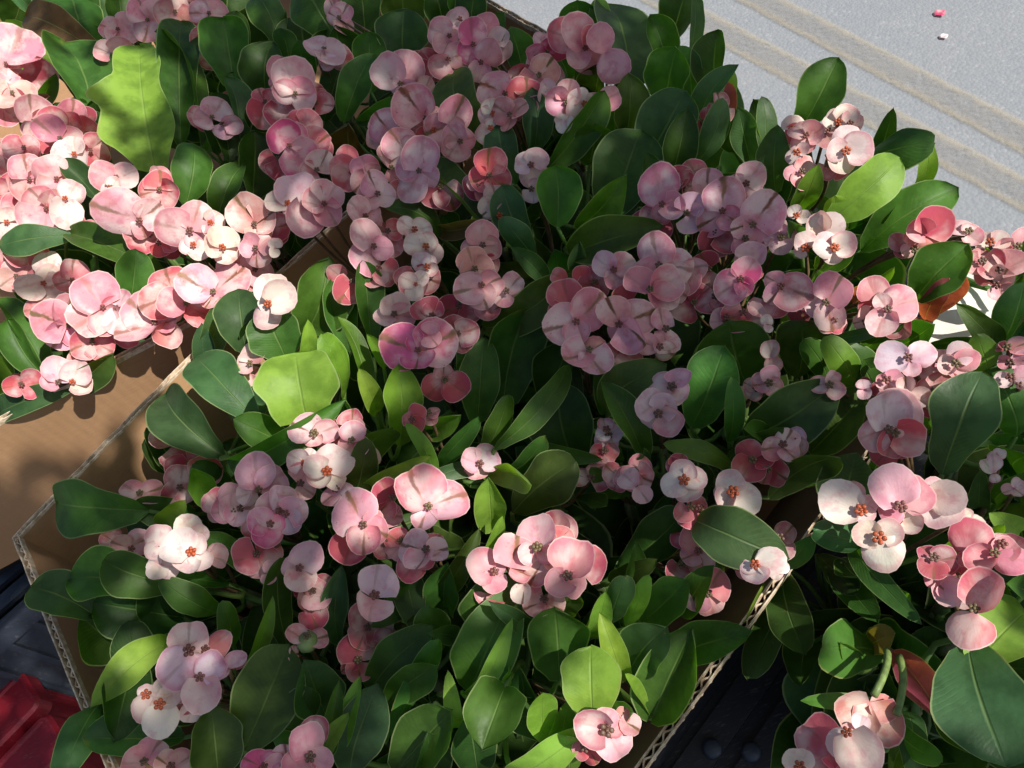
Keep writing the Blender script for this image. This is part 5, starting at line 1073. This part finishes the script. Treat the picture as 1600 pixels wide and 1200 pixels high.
# ---------------------------------------------------------------- added unseen tree, its crown shaped to throw the dappled shade
HOLES = [  # (crop, x, y, radius in crop pixels, height cm): spots kept clear of crown leaves for the sun
 ('A', 380, 330, 170, 4), ('A', 640, 400, 190, 4), ('A', 130, 560, 260, 3), ('A', 250, 850, 300, 4), ('A', 640, 950, 240, 5), ('A', 900, 1080, 160, 5), ('A', 920, 800, 120, 4), ('A', 60, 330, 160, 4),
 ('A', 60, 180, 90, 3), ('A', 1150, 1100, 90, 4), ('A', 100, 1120, 200, 4), ('A', 450, 1120, 120, 4),
 ('D', 450, 260, 260, 4), ('D', 180, 300, 200, 4), ('D', 760, 230, 220, 4), ('D', 1030, 130, 160, 5), ('D', 80, 580, 160, 3), ('D', 360, 520, 160, 3), ('D', 0, 815, 60, -1), ('D', 130, 775, 70, -1), ('D', 260, 725, 75, -1), ('D', 380, 665, 75, -1), ('D', 500, 610, 75, -1), ('D', 620, 550, 70, -1), ('D', 720, 490, 70, -1),
 ('D', 1250, 200, 130, 5), ('D', 1480, 200, 150, 4), ('D', 1300, 380, 150, 5), ('D', 1100, 270, 130, 4), ('D', 1000, 520, 150, 4), ('D', 850, 680, 150, 4), ('D', 1360, 600, 210, 6), ('D', 1530, 450, 90, 6), ('D', 1100, 680, 110, 4), ('D', 1400, 800, 80, 5), ('D', 1220, 800, 80, 5), ('D', 1500, 900, 60, 5),
 ('E', 110, 400, 60, 5), ('E', 130, 640, 60, 5), ('E', 280, 580, 80, 6), ('E', 550, 830, 40, 5), ('E', 900, 700, 90, 5), ('E', 770, 1060, 90, 5), ('E', 700, 1130, 70, 6), ('E', 410, 1120, 115, 6),
 ('G', 880, 190, 80, 6), ('G', 760, 50, 40, 4), ('G', 640, 710, 50, 5), ('H', 120, 20, 80, 6), ('H', 740, 250, 90, 6), ('H', 910, 90, 110, 6), ('H', 1100, 200, 110, 6), ('H', 700, 90, 40, 5),
 ('H', 660, 740, 50, 6), ('H', 1280, 640, 70, 6), ('H', 1160, 830, 130, 6), ('H', 950, 930, 70, 6), ('H', 1270, 410, 60, 6), ('H', 1370, 470, 50, 5), ('H', 1420, 640, 90, 6), ('H', 1500, 850, 60, 5), ('H', 1220, 1010, 110, 5), ('H', 930, 1130, 90, 5), ('H', 510, 900, 40, 5), ('H', 1050, 1120, 60, 5), ('H', 700, 870, 50, 6),
 ('C', 660, 430, 130, 5), ('C', 760, 650, 140, 6), ('C', 840, 870, 170, 6), ('C', 680, 1090, 120, 6), ('C', 1150, 860, 120, 4), ('C', 1150, 1090, 120, 6), ('C', 1400, 1110, 140, 5), ('C', 1560, 1150, 120, 5), ('C', 1200, 1000, 120, 4), ('C', 1000, 700, 60, 5),
 ('F', 1250, 60, 120, 6), ('F', 1350, 250, 190, 0), ('F', 1500, 60, 130, 5), ('F', 720, 180, 70, 5), ('F', 920, 270, 60, 5), ('F', 1040, 220, 60, 5), ('F', 940, 110, 40, 5), ('F', 1300, 470, 80, 6), ('F', 1050, 470, 60, 6), ('F', 770, 470, 50, 5), ('F', 1340, 760, 150, 6), ('F', 1420, 520, 70, 6), ('F', 1530, 560, 70, 6), ('F', 1530, 720, 80, 5),
 ('F', 1060, 1090, 170, 6), ('F', 1280, 1100, 110, 6), ('F', 890, 1140, 80, 5), ('F', 840, 1010, 50, 5), ('F', 1480, 970, 40, 5), ('I', 980, 200, 100, 6), ('I', 1400, 150, 110, 6), ('I', 1550, 250, 100, 6), ('I', 1470, 600, 60, 5), ('I', 1560, 520, 110, 5), ('I', 1300, 540, 70, 6), ('I', 1440, 420, 70, 6), ('I', 1330, 800, 150, 6), ('I', 1500, 1000, 90, 6), ('I', 790, 1080, 90, 6), ('I', 940, 800, 25, 5), ('I', 400, 250, 60, 5), ('I', 720, 120, 50, 5), ('I', 270, 120, 90, 6), ('F', 140, 580, 60, 6), ('F', 560, 760, 40, 6),
]
CD = 1.45                                    # how far up the sun's line the crown hangs
ax = SUN_DIR.cross(Vector((0, 0, 1))).normalized(); ay = ax.cross(SUN_DIR)
def suncoord(P): return (P.dot(ax), P.dot(ay))
holes = []
for (c, x, y, r, h) in HOLES:
    if c == 'H' and y > 380 and x < 1200: r *= 0.72
    if c == 'H' and y > 380 and x >= 1230 and y < 1000: r *= 0.8
    P = pw(c, x, y, h); u = suncoord(P); holes.append((u[0], u[1], r * K * proj(P)[2] / FPX))
ref = pw('E', 800, 600, 4); cu0, cv0 = suncoord(ref)
V = []; Fc = []; rs = random.Random(3)
step = 0.017; nn = 0
for i in range(-35, 36):
    for j in range(-40, 36):
        u, v = cu0 + i * step + rs.uniform(-.006, .006), cv0 + j * step + rs.uniform(-.006, .006)
        L = rs.uniform(0.030, 0.044); W = L * 0.55
        if any((u - a) ** 2 + (v - b) ** 2 < (r * 0.9 + 0.009) ** 2 for a, b, r in holes): continue
        if math.hypot(i / 35, j / 38) > 1.0 + 0.12 * math.sin(i * 0.7) : continue
        w = ref.dot(SUN_DIR) + CD + rs.uniform(-0.10, 0.10)
        P = ax * u + ay * v + SUN_DIR * w; th = rs.uniform(0, 6.28)
        e = ax * math.cos(th) + ay * math.sin(th); s_ = SUN_DIR.cross(e); e = (e + SUN_DIR * rs.uniform(-.5, .5)).normalized()
        b0 = len(V)
        V += [P - e * L / 2, P - e * L * .15 + s_ * W / 2, P + e * L * .2 + s_ * W * .42, P + e * L / 2, P + e * L * .2 - s_ * W * .42, P - e * L * .15 - s_ * W / 2]
        Fc += [(b0, b0 + 1, b0 + 2, b0 + 3), (b0, b0 + 3, b0 + 4, b0 + 5)]; nn += 1
troot = empty('added_shade_tree', Vector((2.3, -1.6, 0))); tag(troot, 'added unseen tree with crown gaps shaped to dapple the flowers with shade', 'tree')
o = link('crown', mesh('crown', V, Fc, M_LEAF, [(0.5, 0.5)] * len(V)), troot, (0.045, 0.10, 0.028, 1)); o.location = -troot.location; tag(o, kind='stuff')
cc = ref + SUN_DIR * (CD + 0.22)
V, Fc = tube([Vector((0, 0, 0)), Vector((-.03, .02, 0.9)), Vector((-.10, .1, 1.8)), Vector((-.3, .35, 2.6)), (cc - troot.location) * 0.75 + Vector((0, 0, .5)), cc - troot.location + Vector((0, 0, .12))], [.13, .11, .10, .07, .03, .012], 12)
link('trunk', mesh('trunk', V, Fc, M_BARK), troot)
print('crown leaves', nn, 'objects', len(bpy.data.objects))
